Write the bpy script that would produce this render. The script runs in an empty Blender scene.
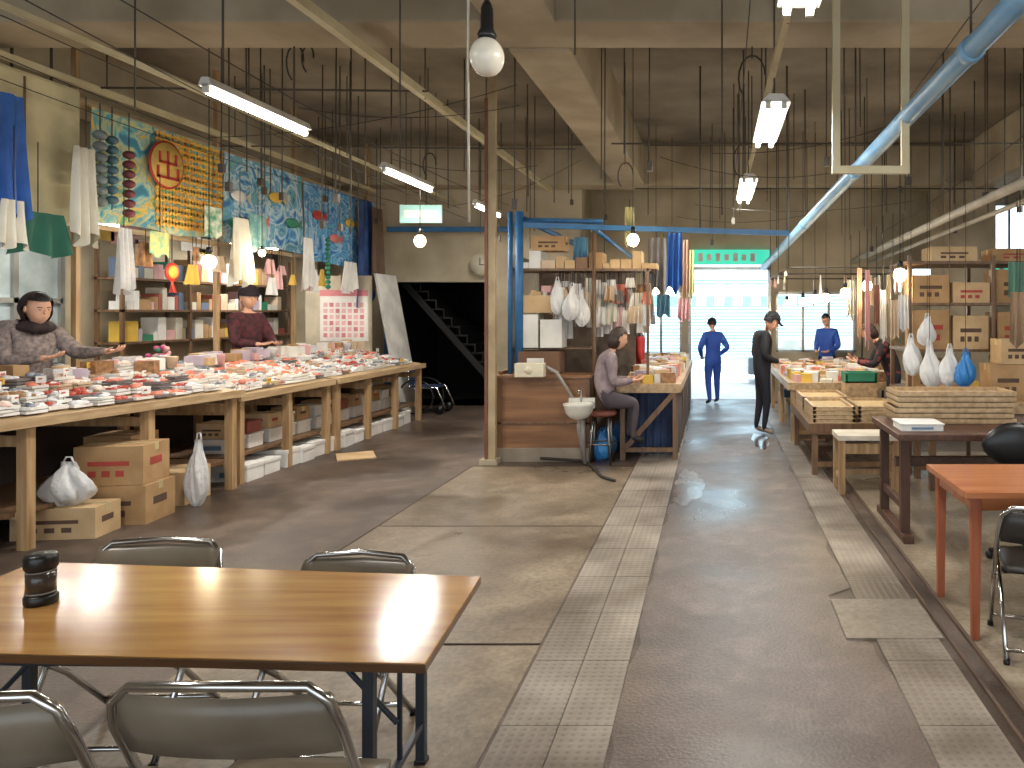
import bpy, bmesh, math, random
from mathutils import Vector, Matrix, Euler
random.seed(7)
R=random.uniform
F=760.;H=1.75;U0=715.;V0=312.
def X(u,d): return (u-U0)*d/F
def Zv(v,d): return H+(V0-v)*d/F
def P(u,v,d): return Vector((X(u,d),d,Zv(v,d)))
scn=bpy.context.scene
# ---------------------------------------------------------------- materials
def srgb(c):
    def f(x):
        x/=255.
        return x/12.92 if x<=.04045 else ((x+.055)/1.055)**2.4
    return (f(c[0]),f(c[1]),f(c[2]),1)
MC={}
def M(name,c,r=.6,c2=None,ns=3.,metal=0,bump=0,bs=40.,emit=0,alpha=1,stretch=(1,1,1),spec=.5,det=4,lo=.35,hi=.65,trans=0):
    if name in MC: return MC[name]
    m=bpy.data.materials.new(name);m.use_nodes=True
    nt=m.node_tree;b=nt.nodes['Principled BSDF'];L=nt.links
    b.inputs['Base Color'].default_value=srgb(c);b.inputs['Roughness'].default_value=r
    b.inputs['Metallic'].default_value=metal
    b.inputs['Specular IOR Level'].default_value=spec
    tc=nt.nodes.new('ShaderNodeTexCoord');mp=nt.nodes.new('ShaderNodeMapping')
    L.new(tc.outputs['Object'],mp.inputs[0]);mp.inputs['Scale'].default_value=stretch
    if c2 is None: c2=tuple(int(k*.86) for k in c)
    n=nt.nodes.new('ShaderNodeTexNoise');n.inputs['Scale'].default_value=ns;n.inputs['Detail'].default_value=det
    rp=nt.nodes.new('ShaderNodeValToRGB');rp.color_ramp.elements[0].position=lo;rp.color_ramp.elements[1].position=hi
    rp.color_ramp.elements[0].color=srgb(c);rp.color_ramp.elements[1].color=srgb(c2)
    L.new(mp.outputs[0],n.inputs['Vector']);L.new(n.outputs['Fac'],rp.inputs[0]);L.new(rp.outputs[0],b.inputs['Base Color'])
    if bump:
        n2=nt.nodes.new('ShaderNodeTexNoise');n2.inputs['Scale'].default_value=bs;n2.inputs['Detail'].default_value=3
        bp=nt.nodes.new('ShaderNodeBump');bp.inputs['Strength'].default_value=bump;bp.inputs['Distance'].default_value=.02
        L.new(mp.outputs[0],n2.inputs['Vector']);L.new(n2.outputs['Fac'],bp.inputs['Height']);L.new(bp.outputs[0],b.inputs['Normal'])
    if emit:
        b.inputs['Emission Color'].default_value=srgb(c);b.inputs['Emission Strength'].default_value=emit
    if alpha<1: b.inputs['Alpha'].default_value=alpha
    if trans: b.inputs['Transmission Weight'].default_value=trans
    MC[name]=m;return m
def wood(name,c,c2,axis='x',r=.45,sc=1.,bump=.05):
    st={'x':(1.2*sc,14*sc,14*sc),'y':(14*sc,1.2*sc,14*sc),'z':(14*sc,14*sc,1.2*sc)}[axis]
    return M(name,c,r,c2,ns=1.5,stretch=st,bump=bump,bs=4,det=6,lo=.3,hi=.7)
def floor_mat(name,c,c2,c3,r=.5,spk=60.,bump=.25,stain=.55):
    m=bpy.data.materials.new(name);m.use_nodes=True;nt=m.node_tree;b=nt.nodes['Principled BSDF'];L=nt.links
    tc=nt.nodes.new('ShaderNodeTexCoord')
    def noise(s,d=5,dist=0):
        n=nt.nodes.new('ShaderNodeTexNoise');n.inputs['Scale'].default_value=s;n.inputs['Detail'].default_value=d;n.inputs['Distortion'].default_value=dist
        L.new(tc.outputs['Object'],n.inputs['Vector']);return n
    n1=noise(.9,8);n2=noise(spk,2);n3=noise(3.5,6);n4=noise(.8,11,.8);n5=noise(7,8,.4)
    r1=nt.nodes.new('ShaderNodeValToRGB');e=r1.color_ramp.elements
    e[0].position=.36;e[0].color=srgb(c);e[1].position=.62;e[1].color=srgb(c2)
    L.new(n1.outputs['Fac'],r1.inputs[0])
    mx=nt.nodes.new('ShaderNodeMixRGB');mx.blend_type='MIX';L.new(r1.outputs[0],mx.inputs[1]);mx.inputs[2].default_value=srgb(c3)
    r2=nt.nodes.new('ShaderNodeValToRGB');r2.color_ramp.elements[0].position=.5;r2.color_ramp.elements[1].position=.72
    r2.color_ramp.elements[1].color=(.7,.7,.7,1)
    L.new(n3.outputs['Fac'],r2.inputs[0]);L.new(r2.outputs[0],mx.inputs[0])
    prev=mx
    for (n,a,b_,dk,fac) in ((n2,.35,.6,(.45,.45,.45,1),.45),(n4,.42,.58,(.40,.36,.34,1),stain),(n5,.3,.55,(.5,.46,.43,1),stain*.6)):
        q=nt.nodes.new('ShaderNodeMixRGB');q.blend_type='MULTIPLY';q.inputs[0].default_value=fac
        rr=nt.nodes.new('ShaderNodeValToRGB');rr.color_ramp.elements[0].position=a;rr.color_ramp.elements[1].position=b_;rr.color_ramp.elements[0].color=dk
        L.new(n.outputs['Fac'],rr.inputs[0]);L.new(prev.outputs[0],q.inputs[1]);L.new(rr.outputs[0],q.inputs[2]);prev=q
    L.new(prev.outputs[0],b.inputs['Base Color'])
    rr=nt.nodes.new('ShaderNodeMapRange');rr.inputs[1].default_value=.3;rr.inputs[2].default_value=.7;rr.inputs[3].default_value=r-.2;rr.inputs[4].default_value=r+.2
    L.new(n4.outputs['Fac'],rr.inputs[0]);L.new(rr.outputs[0],b.inputs['Roughness'])
    bp=nt.nodes.new('ShaderNodeBump');bp.inputs['Strength'].default_value=bump;bp.inputs['Distance'].default_value=.01
    L.new(n2.outputs['Fac'],bp.inputs['Height']);L.new(bp.outputs[0],b.inputs['Normal'])
    return m
def dots_mat(name,c,c2,scale=22.):
    m=bpy.data.materials.new(name);m.use_nodes=True;nt=m.node_tree;b=nt.nodes['Principled BSDF'];L=nt.links
    tc=nt.nodes.new('ShaderNodeTexCoord')
    v=nt.nodes.new('ShaderNodeTexVoronoi');v.inputs['Scale'].default_value=scale;v.inputs['Randomness'].default_value=0
    L.new(tc.outputs['Object'],v.inputs['Vector'])
    rp=nt.nodes.new('ShaderNodeValToRGB');rp.color_ramp.elements[0].position=.2;rp.color_ramp.elements[1].position=.4
    rp.color_ramp.elements[0].color=srgb(c2);rp.color_ramp.elements[1].color=srgb(c)
    L.new(v.outputs['Distance'],rp.inputs[0])
    n=nt.nodes.new('ShaderNodeTexNoise');n.inputs['Scale'].default_value=1.6;n.inputs['Detail'].default_value=10
    L.new(tc.outputs['Object'],n.inputs['Vector'])
    r2=nt.nodes.new('ShaderNodeValToRGB');r2.color_ramp.elements[0].color=(.36,.32,.29,1);r2.color_ramp.elements[0].position=.38;r2.color_ramp.elements[1].position=.64
    L.new(n.outputs['Fac'],r2.inputs[0])
    mx=nt.nodes.new('ShaderNodeMixRGB');mx.blend_type='MULTIPLY';mx.inputs[0].default_value=.9
    L.new(rp.outputs[0],mx.inputs[1]);L.new(r2.outputs[0],mx.inputs[2]);L.new(mx.outputs[0],b.inputs['Base Color'])
    bp=nt.nodes.new('ShaderNodeBump');bp.inputs['Strength'].default_value=.4;bp.inputs['Distance'].default_value=.01
    L.new(v.outputs['Distance'],bp.inputs['Height']);L.new(bp.outputs[0],b.inputs['Normal'])
    b.inputs['Roughness'].default_value=.4
    return m
# ---------------------------------------------------------------- mesh builder
class MB:
    def __init__(s,name): s.n=name;s.v=[];s.f=[];s.m=[];s.sm=[];s.mats=[];s.T=None
    def mi(s,m):
        if m not in s.mats: s.mats.append(m)
        return s.mats.index(m)
    def add(s,vs,fs,m,smooth=False):
        o=len(s.v);T=s.T
        for p in vs:
            p=Vector(p); s.v.append(T@p if T else p)
        k=s.mi(m)
        for f in fs: s.f.append([o+i for i in f]);s.m.append(k);s.sm.append(smooth)
    def hexa(s,p,m):
        s.add(p,[(0,3,2,1),(4,5,6,7),(0,1,5,4),(1,2,6,5),(2,3,7,6),(3,0,4,7)],m)
    def bx(s,x0,x1,y0,y1,z0,z1,m):
        s.hexa([(x0,y0,z0),(x1,y0,z0),(x1,y1,z0),(x0,y1,z0),(x0,y0,z1),(x1,y0,z1),(x1,y1,z1),(x0,y1,z1)],m)
    def box(s,c,sz,m,rz=0,rx=0,ry=0):
        Rm=Euler((rx,ry,rz)).to_matrix();c=Vector(c);a,b,d=sz[0]/2,sz[1]/2,sz[2]/2
        s.hexa([c+Rm@Vector(q) for q in [(-a,-b,-d),(a,-b,-d),(a,b,-d),(-a,b,-d),(-a,-b,d),(a,-b,d),(a,b,d),(-a,b,d)]],m)
    def beam(s,p,q,w,h,m):
        p=Vector(p);q=Vector(q);d=(q-p).normalized()
        up=Vector((0,0,1)) if abs(d.z)<.95 else Vector((0,1,0))
        a=d.cross(up).normalized();b=a.cross(d).normalized()
        A=a*w/2;B=b*h/2
        s.hexa([p-A-B,p+A-B,q+A-B,q-A-B,p-A+B,p+A+B,q+A+B,q-A+B],m)
    def tube(s,pts,r,m,n=8,closed=False):
        pts=[Vector(p) for p in pts];N=len(pts)
        rs=r if isinstance(r,(list,tuple)) else [r]*N
        vs=[];pa=None
        for i,p in enumerate(pts):
            if closed: d=pts[(i+1)%N]-pts[i-1]
            else: d=pts[min(i+1,N-1)]-pts[max(i-1,0)]
            d.normalize()
            if pa is None:
                up=Vector((0,0,1)) if abs(d.z)<.9 else Vector((1,0,0))
                a=d.cross(up).normalized()
            else: a=(pa-d*pa.dot(d)).normalized()
            pa=a;b=d.cross(a)
            for k in range(n):
                t=2*math.pi*k/n;vs.append(p+(a*math.cos(t)+b*math.sin(t))*rs[i])
        fs=[]
        for i in range(N if closed else N-1):
            j=(i+1)%N
            for k in range(n):
                k2=(k+1)%n;fs.append((i*n+k,i*n+k2,j*n+k2,j*n+k))
        if not closed:
            fs.append(tuple(range(n-1,-1,-1)));fs.append(tuple((N-1)*n+k for k in range(n)))
        s.add(vs,fs,m,True)
    def ball(s,c,r,m,seg=12,rings=8,Rm=None,fn=None,keep=None):
        if not isinstance(r,(list,tuple)): r=(r,r,r)
        c=Vector(c);dirs=[Vector((0,0,1))]
        for i in range(1,rings):
            ph=math.pi*i/rings
            for k in range(seg):
                t=2*math.pi*k/seg;dirs.append(Vector((math.sin(ph)*math.cos(t),math.sin(ph)*math.sin(t),math.cos(ph))))
        dirs.append(Vector((0,0,-1)))
        vs=[]
        for d in dirs:
            q=Vector((d.x*r[0],d.y*r[1],d.z*r[2]))
            if fn: q=fn(d,q)
            if Rm is not None: q=Rm@q
            vs.append(c+q)
        fs=[]
        for k in range(seg): fs.append((0,1+k,1+(k+1)%seg))
        for i in range(rings-2):
            for k in range(seg):
                a=1+i*seg+k;b=1+i*seg+(k+1)%seg;fs.append((a,a+seg,b+seg,b))
        l=len(dirs)-1;o=1+(rings-2)*seg
        for k in range(seg): fs.append((o+k,l,o+(k+1)%seg))
        if keep:
            fs=[f for f in fs if keep(sum((dirs[i] for i in f),Vector())/len(f))]
        s.add(vs,fs,m,True)
    def lathe(s,c,prof,m,n=16,smooth=True):
        c=Vector(c);vs=[];fs=[]
        for (r,z) in prof:
            for k in range(n):
                t=2*math.pi*k/n;vs.append(c+Vector((r*math.cos(t),r*math.sin(t),z)))
        for i in range(len(prof)-1):
            for k in range(n):
                k2=(k+1)%n;fs.append((i*n+k,i*n+k2,(i+1)*n+k2,(i+1)*n+k))
        fs.append(tuple(range(n-1,-1,-1)));fs.append(tuple((len(prof)-1)*n+k for k in range(n)))
        s.add(vs,fs,m,smooth)
    def sheet(s,p0,p1,drop,m,fold=.03,nf=5,nu=24,nv=6,taper=1.,ax=None,jag=0):
        p0=Vector(p0);p1=Vector(p1);d=p1-p0;ax=Vector(ax) if ax else Vector((-d.y,d.x,0)).normalized()
        vs=[];ph=R(0,6)
        for j in range(nv+1):
            t=j/nv
            for i in range(nu+1):
                u=i/nu;uu=.5+(u-.5)*(1+(taper-1)*t)
                q=p0+d*uu+Vector((0,0,-drop*t*(1+jag*math.sin(u*9+ph))))+ax*(fold*math.sin(u*nf*6.283+ph+t)*(.3+t))
                vs.append(q)
        fs=[(j*(nu+1)+i,j*(nu+1)+i+1,(j+1)*(nu+1)+i+1,(j+1)*(nu+1)+i) for j in range(nv) for i in range(nu)]
        s.add(vs,fs,m,True)
    def build(s,bevel=0,parent=None):
        me=bpy.data.meshes.new(s.n);me.from_pydata([tuple(p) for p in s.v],[],s.f)
        for m in s.mats: me.materials.append(m)
        for p,k,sm in zip(me.polygons,s.m,s.sm): p.material_index=k;p.use_smooth=sm
        me.update();o=bpy.data.objects.new(s.n,me);scn.collection.objects.link(o)
        if bevel:
            b=o.modifiers.new('bevel','BEVEL');b.width=bevel;b.segments=2;b.limit_method='ANGLE';b.angle_limit=.9
        if parent: o.parent=parent
        return o
def empty(name):
    e=bpy.data.objects.new(name,None);scn.collection.objects.link(e);return e
# ---------------------------------------------------------------- palette
cream=M('cream_concrete',(188,176,152),.8,(152,138,114),ns=1.1,bump=.15,bs=12,det=10)
ceilm=M('ceiling_concrete',(158,148,130),.85,(96,88,76),ns=.8,bump=.2,bs=9,det=11,lo=.32,hi=.68)
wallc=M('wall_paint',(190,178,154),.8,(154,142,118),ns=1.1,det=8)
dark=M('recess_shade_black',(14,13,13),.9)  # near-black colour stands in for the shade inside the stairwell
asph=floor_mat('asphalt_brown',(112,96,84),(84,72,64),(126,110,98),r=.5,stain=.65)
asphm=floor_mat('asphalt_corridor',(122,108,102),(100,90,86),(138,124,116),r=.42,stain=.4)
slabm=floor_mat('old_concrete',(148,132,112),(120,106,88),(160,146,124),r=.42,spk=30,stain=.6)
rfloor=floor_mat('right_concrete',(166,152,132),(144,130,110),(180,168,148),r=.42,spk=30,stain=.45)
drain=dots_mat('perforated_drain_cover',(164,155,144),(132,122,112),24)
steel=M('steel',(150,150,150),.3,(130,130,130),metal=1)
chrome=M('chrome_tube',(200,200,200),.18,(180,180,180),metal=1)
rod=M('dark_rod',(84,76,66),.6,(58,52,46))
cable=M('black_cable',(52,48,44),.6)
wirew=M('white_cord',(205,198,180),.6)
blue=M('blue_paint',(50,112,164),.45,(40,94,144),ns=6)
bluep=M('light_blue_pipe',(142,186,216),.4,(112,160,200),ns=3)
whitep=M('white_pipe',(206,202,192),.5,(180,174,160))
creamp=M('cream_strut',(204,194,160),.55,(184,172,136))
lampon=M('fluorescent_tube',(255,251,242),.4,(255,251,242),emit=20)
bulbon=M('warm_bulb',(255,230,180),.4,(255,230,180),emit=22)
bulboff=M('opal_glass_bulb',(240,234,218),.25,(230,222,204))
lampcase=M('lamp_housing',(224,222,212),.4)
palew=wood('pale_timber',(196,170,134),(156,128,92),'y')
palez=wood('pale_timber_post',(190,160,120),(142,110,74),'z')
darkw=wood('dark_timber',(96,64,48),(66,42,32),'y')
oldw=wood('old_timber',(128,98,70),(90,66,46),'z')
tabw=wood('table_veneer',(178,136,80),(144,102,54),'x',r=.16,sc=.8,bump=.01)
edgew=wood('table_edge',(108,74,44),(84,56,32),'x',r=.3)
orangew=wood('orange_veneer',(188,122,80),(166,100,62),'x',r=.2,bump=.01)
plyw=wood('plywood_panel',(152,110,74),(112,76,48),'x',r=.5,sc=.6)
card=M('cardboard',(182,148,106),.85,(162,128,88),ns=5)
card2=M('cardboard_pale',(202,174,134),.85,(186,156,116),ns=5)
tape=M('packing_tape',(206,186,140),.4)
ink=M('print_ink',(96,74,60),.8)
inkr=M('print_red',(178,72,62),.7)
styro=M('styrofoam',(234,233,229),.7,(216,215,211))
plast=M('white_plastic',(230,227,220),.4,(206,203,196))
bagm=M('white_plastic_bag',(236,236,234),.35,(212,213,214),alpha=.8,bump=.8,bs=18)
bagb=M('blue_plastic_bag',(70,150,214),.35,(44,120,196),alpha=.9,bump=.7,bs=16)
clothw=M('white_cloth',(220,216,202),.9,(198,192,174))
tarpb=M('blue_tarp',(50,108,190),.5,(34,86,162),bump=.4,bs=8)
green=M('green_paint',(50,140,108),.5);dgreen=M('dark_green_cloth',(36,100,82),.8)
red=M('red_paint',(206,66,50),.5);yellow=M('yellow_paint',(228,190,80),.6)
pink=M('pink_paper',(226,178,178),.7);black=M('black_plastic',(20,20,22),.35)
glass=M('window_glass',(150,160,160),.12,(120,130,130),spec=.8)
alu=M('aluminium_frame',(176,176,172),.35,metal=.8)
fishp=M('salmon_flesh',(222,140,116),.4,(204,110,90),ns=20)
fishr=M('red_roe',(184,70,54),.3,(150,50,38),ns=30)
fishg=M('silver_fish',(150,156,164),.25,(92,98,110),ns=18)
fishb=M('dried_fish',(170,128,86),.5,(122,86,54),ns=18)
fishw=M('white_squid',(234,216,202),.4,(220,188,176),ns=12)
film=M('cling_film',(224,222,222),.12,(200,200,204),spec=.9,bump=.5,bs=30)
skinm=M('skin',(222,176,148),.5,(212,160,132),ns=6)
hairm=M('black_hair',(26,22,22),.55);hairb=M('brown_hair',(52,36,30),.55)
white=M('white_paint',(236,234,228),.6)
beige=M('beige_pack',(212,190,162),.6,(188,164,136));lav=M('lavender_pack',(192,178,194),.5)
# ---------------------------------------------------------------- room shell
YF=15.0;YB=-7
b=MB('floor');b.bx(-9,8.5,YB,YF+.3,-.3,0,asph);b.build()
b=MB('corridor_asphalt_strip')
vs=[];fs=[];N=160
for i in range(N+1):
    y=YB+(YF-YB)*i/N
    xl=-.42+.018*math.sin(y*5.1)+.012*math.sin(y*13);xr=.85+.02*math.sin(y*4.3)+.014*math.sin(y*11)
    if 4.05<y<4.75: xr=.70
    if 7.0<y<8.2: xl+=.1+.05*math.sin(y*9)
    vs+=[(xl,y,.004),(xr,y,.004)]
for i in range(N): fs.append((2*i,2*i+1,2*i+3,2*i+2))
b.add(vs,fs,asphm);b.build()
b=MB('concrete_floor_slab')
b.bx(-2.75,-.92,4.0,8.6,-.01,.003,slabm)
b.bx(-2.6,-.92,YB,3.98,-.01,.003,slabm);b.build()
b=MB('concrete_floor_right');b.bx(1.36,8.2,YB,9.5,-.01,.003,rfloor);b.build()
jm=M('floor_joint',(70,56,46),.9)
b=MB('floor_joint_lines')
for (x0,y0,x1,y1) in [(-2.75,4.0,-.92,4.0),(-2.75,4,-2.75,8.6),(-2.75,8.6,-.92,8.6),(-2.75,6.2,-.92,6.2)]:
    b.beam((x0,y0,.0035),(x1,y1,.0035),.012,.004,jm)
b.build()
def blot(name,cx,cy,rx,ry,m,z=.006):
    b=MB(name);n=60;ph=R(0,6);vs=[(cx,cy,z)]
    for i in range(n):
        t=6.2832*i/n;k=1+.12*math.sin(3*t+ph)+.07*math.sin(7*t)+.04*math.sin(13*t+ph);vs.append((cx+rx*k*math.cos(t),cy+ry*k*math.sin(t),z))
    b.add(vs,[(0,1+i,1+(i+1)%n) for i in range(n)],m);return b.build()
worn=floor_mat('worn_mortar',(138,128,122),(120,110,104),(150,140,134),r=.3,stain=.35)
wet=M('wet_asphalt',(92,84,80),.16,(80,72,68),ns=5)
blot('mortar_patch',-.27,7.6,.15,.75,worn,.0065);blot('floor_puddle',.62,10.3,.12,.6,wet,.0065)
b=MB('drain_cover')
y=YB
while y<11.5:
    L=.6;b.bx(-.9,-.66,y,y+L-.005,-.01,.010,drain);b.bx(-.656,-.43,y,y+L-.005,-.01,.010,drain);y+=L
b.build()
b=MB('drain_cover')
y=YB
while y<14.5:
    L=.6;b.bx(.86,1.19,y,y+L-.005,-.01,.010,drain);y+=L
b.build()
b=MB('concrete_floor_patch');b.bx(.7,1.22,4.05,4.6,-.01,.014,floor_mat('patch_concrete',(156,146,132),(140,130,116),(166,156,142),r=.5,spk=30,stain=.4));b.build()
b=MB('floor_kerb_rail')
rust=M('rusty_iron',(104,84,70),.7,(78,60,50))
b.bx(1.24,1.255,YB,9.5,-.01,.018,rust);b.bx(1.34,1.36,YB,9.5,-.01,.02,rust);b.build()
b=MB('ceiling');b.bx(-9,8.5,YB,YF+.4,4.7,4.95,ceilm);b.build()
for k,(x0,x1,y0,y1,z) in enumerate([(-7.8,8.2,5.95,6.55,4.02),(-7.8,8.2,13.45,14.0,4.0),(-7.8,8.2,-1.5,-.9,4.02),(-1.78,-1.25,6.55,13.45,4.0),(-1.78,-1.25,-.9,5.95,4.0),(4.4,4.95,6.55,13.45,3.85),(-7.4,-6.7,6.55,13.45,4.0)]):
    b=MB('ceiling_beam');b.bx(x0,x1,y0,y1,z,4.70,cream);b.build(.02)
b=MB('wall_left');b.bx(-8.0,-7.8,YB,14.0,0,4.7,wallc);b.build()
b=MB('wall_right');b.bx(8.2,8.4,YB,YF,0,4.7,wallc);b.build()
ox0,ox1,oz=X(392,14),X(486,14),Zv(282,14)
b=MB('wall_back_left')
b.bx(-7.8,ox0,14.0,14.2,0,4.7,wallc);b.bx(ox0,ox1,14.0,14.2,oz,4.7,wallc);b.bx(ox1,-2.6,14.0,14.2,0,4.7,wallc)
b.bx(ox0-.4,ox1+.4,13.93,14.0,oz+.95,oz+1.15,cream);b.build()
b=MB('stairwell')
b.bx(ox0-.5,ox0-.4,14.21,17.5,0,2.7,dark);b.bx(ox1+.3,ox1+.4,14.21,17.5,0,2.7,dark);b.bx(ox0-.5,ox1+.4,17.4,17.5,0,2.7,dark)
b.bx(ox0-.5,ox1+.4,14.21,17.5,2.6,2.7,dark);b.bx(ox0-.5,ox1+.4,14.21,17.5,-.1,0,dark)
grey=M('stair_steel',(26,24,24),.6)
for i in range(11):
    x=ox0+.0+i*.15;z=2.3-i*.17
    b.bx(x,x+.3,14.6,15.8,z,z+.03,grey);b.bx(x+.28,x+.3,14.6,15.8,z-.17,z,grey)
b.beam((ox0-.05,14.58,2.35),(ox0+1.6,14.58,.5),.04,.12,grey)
b.build()
b=MB('wall_far')
dx0,dx1,dz=X(688,YF),X(771,YF),2.98
wx0,wx1=X(776,YF),X(856,YF);lx0,lx1=X(640,YF),X(682,YF)
def wcol(x0,x1,z0,z1): b.bx(x0,x1,YF,YF+.25,z0,z1,wallc)
wcol(-2.6,lx0,0,4.7);wcol(lx0,lx1,0,.9);wcol(lx0,lx1,2.3,4.7);wcol(lx1,dx0,0,4.7);wcol(dx0,dx1,dz,4.7)
wcol(dx1,wx0,0,4.7);wcol(wx0,wx1,0,.95);wcol(wx0,wx1,2.15,4.7)
rx0,rx1=X(984,YF),X(1060,YF);sx0,sx1=X(888,YF),X(935,YF)
wcol(wx1,sx0,0,4.7);wcol(sx0,sx1,0,2.1);wcol(sx0,sx1,2.65,4.7);wcol(sx1,rx0,0,4.7);wcol(rx0,rx1,0,2.3);wcol(rx0,rx1,3.9,4.7);wcol(rx1,8.4,0,4.7)
b.bx(-2.6,-2.45,14.0,YF,0,4.7,wallc);b.build()
for k,(a,c,z0,z1) in enumerate([(lx0,lx1,.9,2.3),(wx0,wx1,.95,2.15),(sx0,sx1,2.1,2.65),(rx0,rx1,2.3,3.9)]):
    b=MB('window_%d'%(k+1))
    for q in (z0,z1-.05): b.bx(a,c,YF+.02,YF+.08,q,q+.05,alu)
    n=2 if c-a<1 else 3
    for i in range(n+1):
        xx=a+(c-a-.05)*i/n;b.bx(xx,xx+.05,YF+.02,YF+.08,z0,z1,alu)
    b.build()
b=MB('door_frame');b.bx(dx0,dx0+.06,YF-.03,YF+.28,0,dz,alu);b.bx(dx1-.06,dx1,YF-.03,YF+.28,0,dz,alu)
b.bx(dx0,dx1,YF-.03,YF+.05,2.58,2.64,alu);b.build()
sg=M('sign_green',(60,200,170),.5,(60,200,170),emit=.9)
b=MB('green_exit_sign');b.bx(dx0+.1,dx1-.04,YF-.1,YF-.04,2.68,2.97,sg)
for i in range(7): b.box((dx0+.25+i*.17,YF-.105,2.82),(.09,.01,.12 if i%2 else .16),white)
b.build()
b=MB('green_direction_sign');b.bx(rx0+.1,rx1,YF-.12,YF-.06,2.45,2.78,sg)
for i in range(4): b.box((rx0+.3+i*.22,YF-.125,2.6),(.1,.01,.16),white)
b.build()
# exterior
b=MB('street_ground');b.bx(-14,18,YF+.3,40,-.35,-.02,M('street_asphalt',(206,208,210),.8,(190,192,194)));b.build()
b=MB('building_across_street')
fac=M('facade_white',(200,230,244),.7,(190,220,236));fac2=M('facade_shutter',(176,204,218),.6)
b.bx(-12,16,26,26.4,0,9,fac)
for i in range(26): b.bx(-4,5,25.93,26,.1+i*.11,.15+i*.11,fac2)
for x in (-8,-6,7,9.5,12): b.bx(x,x+1.3,25.95,26,1.,2.4,glass)
b.build()
b=MB('striped_awning')
for i in range(18):
    x=-2.+i*.25;mm=M('awning_blue',(110,156,172),.7) if i%2 else white
    b.hexa([(x,21,2.15),(x+.25,21,2.15),(x+.25,23,2.55),(x,23,2.55),(x,21,2.18),(x+.25,21,2.18),(x+.25,23,2.58),(x,23,2.58)],mm)
    b.bx(x,x+.25,20.98,21.0,1.92,2.17,mm)
for x in (-1.95,2.45): b.tube([(x,21.05,0),(x,21.05,2.15)],.03,alu)
b.build()
b=MB('parked_van')
vm=M('van_paint',(120,134,146),.3)
b.T=Matrix.Translation((1.9,19.2,0))@Matrix.Diagonal((1,1,.72,1))
b.hexa([(-1.1,-.7,.3),(1.9,-.7,.3),(1.9,.7,.3),(-1.1,.7,.3),(-1.1,-.7,.9),(1.9,-.7,.95),(1.9,.7,.95),(-1.1,.7,.9)],vm)
b.hexa([(-.6,-.66,.9),(1.85,-.66,.95),(1.85,.66,.95),(-.6,.66,.9),(-.2,-.6,1.55),(1.75,-.6,1.55),(1.75,.6,1.55),(-.2,.6,1.55)],glass)
for x in (-.55,1.3):
    for y in (-.7,.7): b.tube([(x,y-.09,.3),(x,y+.09,.3)],.3,black,n=18)
b.build(.05)
b=MB('concrete_column');b.bx(X(938,13.4),X(988,13.4),13.0,13.9,0,4.0,cream);b.build(.02)
b=MB('concrete_column');b.bx(-7.6,-6.9,13.2,13.95,0,4.0,cream);b.build(.02)
# ---------------------------------------------------------------- overhead services
b=MB('overhead_blue_duct_pipe')
p0=Vector((1.56,3.0,3.36));p1=Vector((.95,14.8,2.62))
b.tube([p0+(p1-p0)*t for t in [i/12 for i in range(13)]],.066,bluep,n=20)
for t in (.12,.36,.6,.84):
    c=p0+(p1-p0)*t;d=(p1-p0).normalized();b.tube([c-d*.04,c+d*.04],.075,bluep,n=20)
    b.tube([c,(c.x,c.y,4.7)],.008,rod)
b.build()
for (p0,p1,r) in [((3.3,4.5,3.2),(2.7,14.9,2.74),.055),((3.62,4.5,3.12),(3.0,14.9,2.70),.03)]:
    b=MB('overhead_white_pipe');p0=Vector(p0);p1=Vector(p1);b.tube([p0,p1],r,whitep,n=14)
    for t in (.2,.5,.8):
        c=p0+(p1-p0)*t;b.tube([c,(c.x,c.y,4.7)],.008,rod)
    b.build()
for (p0,p1,w_) in [((-2.86,1,3.9),(-2.9,13.4,3.9),.065),((-4.6,1,3.75),(-4.75,13.9,3.75),.035),((-6.0,3,3.93),(-6.0,13.4,3.88),.05),((.46,1,3.62),(.42,13.4,3.55),.045)]:
    b=MB('overhead_steel_strut');b.beam(p0,p1,w_,w_*1.2,creamp)
    for y in (2.5,4.8,7.5,9.5,11.5): b.tube([(p0[0],y,p0[2]-.05),(p0[0],y,4.7)],.007,rod)
    b.build()
for (x0,y0,z0,x1,y1,z1) in [(-7.5,7.4,3.95,-2.8,7.4,3.9),(-7.5,9.8,3.9,-1.8,9.8,3.85),(-1.2,8.8,3.7,4.35,8.8,3.7),(-1.2,11.4,3.6,4.35,11.4,3.6)]:
    b=MB('cross_strut');b.tube([(x0,y0,z0),(x1,y1,z1)],.011,rod);b.build()
b=MB('steel_u_hanger')
for u in (836,905): b.beam(P(u,170,5.6),(X(u,5.6),5.6,4.7),.055,.045,creamp)
b.beam(P(832,170,5.6),P(909,170,5.6),.05,.055,creamp);b.build()
b=MB('ceiling_hanging_rods')
for i in range(100):
    x=R(-6.6,5.2);y=R(6.9,13.3)
    if -1.85<x<-1.2 or 4.3<x<5: continue
    zb=R(2.75,3.6)
    if x<-4.9: zb=max(zb,3.2)
    if x<-5.8: continue
    b.tube([(x,y,4.7),(x+R(-.01,.01),y,zb)],.007,rod,n=6)
    if random.random()<.25: b.box((x,y,zb),(.05,.05,.09),rod)
for u,vt,vb,d in [(135,0,110,5.6),(722,0,215,5.2),(400,0,170,5.4),(575,0,55,5)]:
    b.tube([(X(u,d),d,4.7),P(u,vb,d)],.006,rod,n=6)
b.build()
b=MB('ceiling_conduit_wires')
def sagline(p,q,s,r,m,n=10):
    p=Vector(p);q=Vector(q);b.tube([p+(q-p)*(i/n)+Vector((0,0,-4*s*(i/n)*(1-i/n))) for i in range(n+1)],r,m,n=5)
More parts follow.
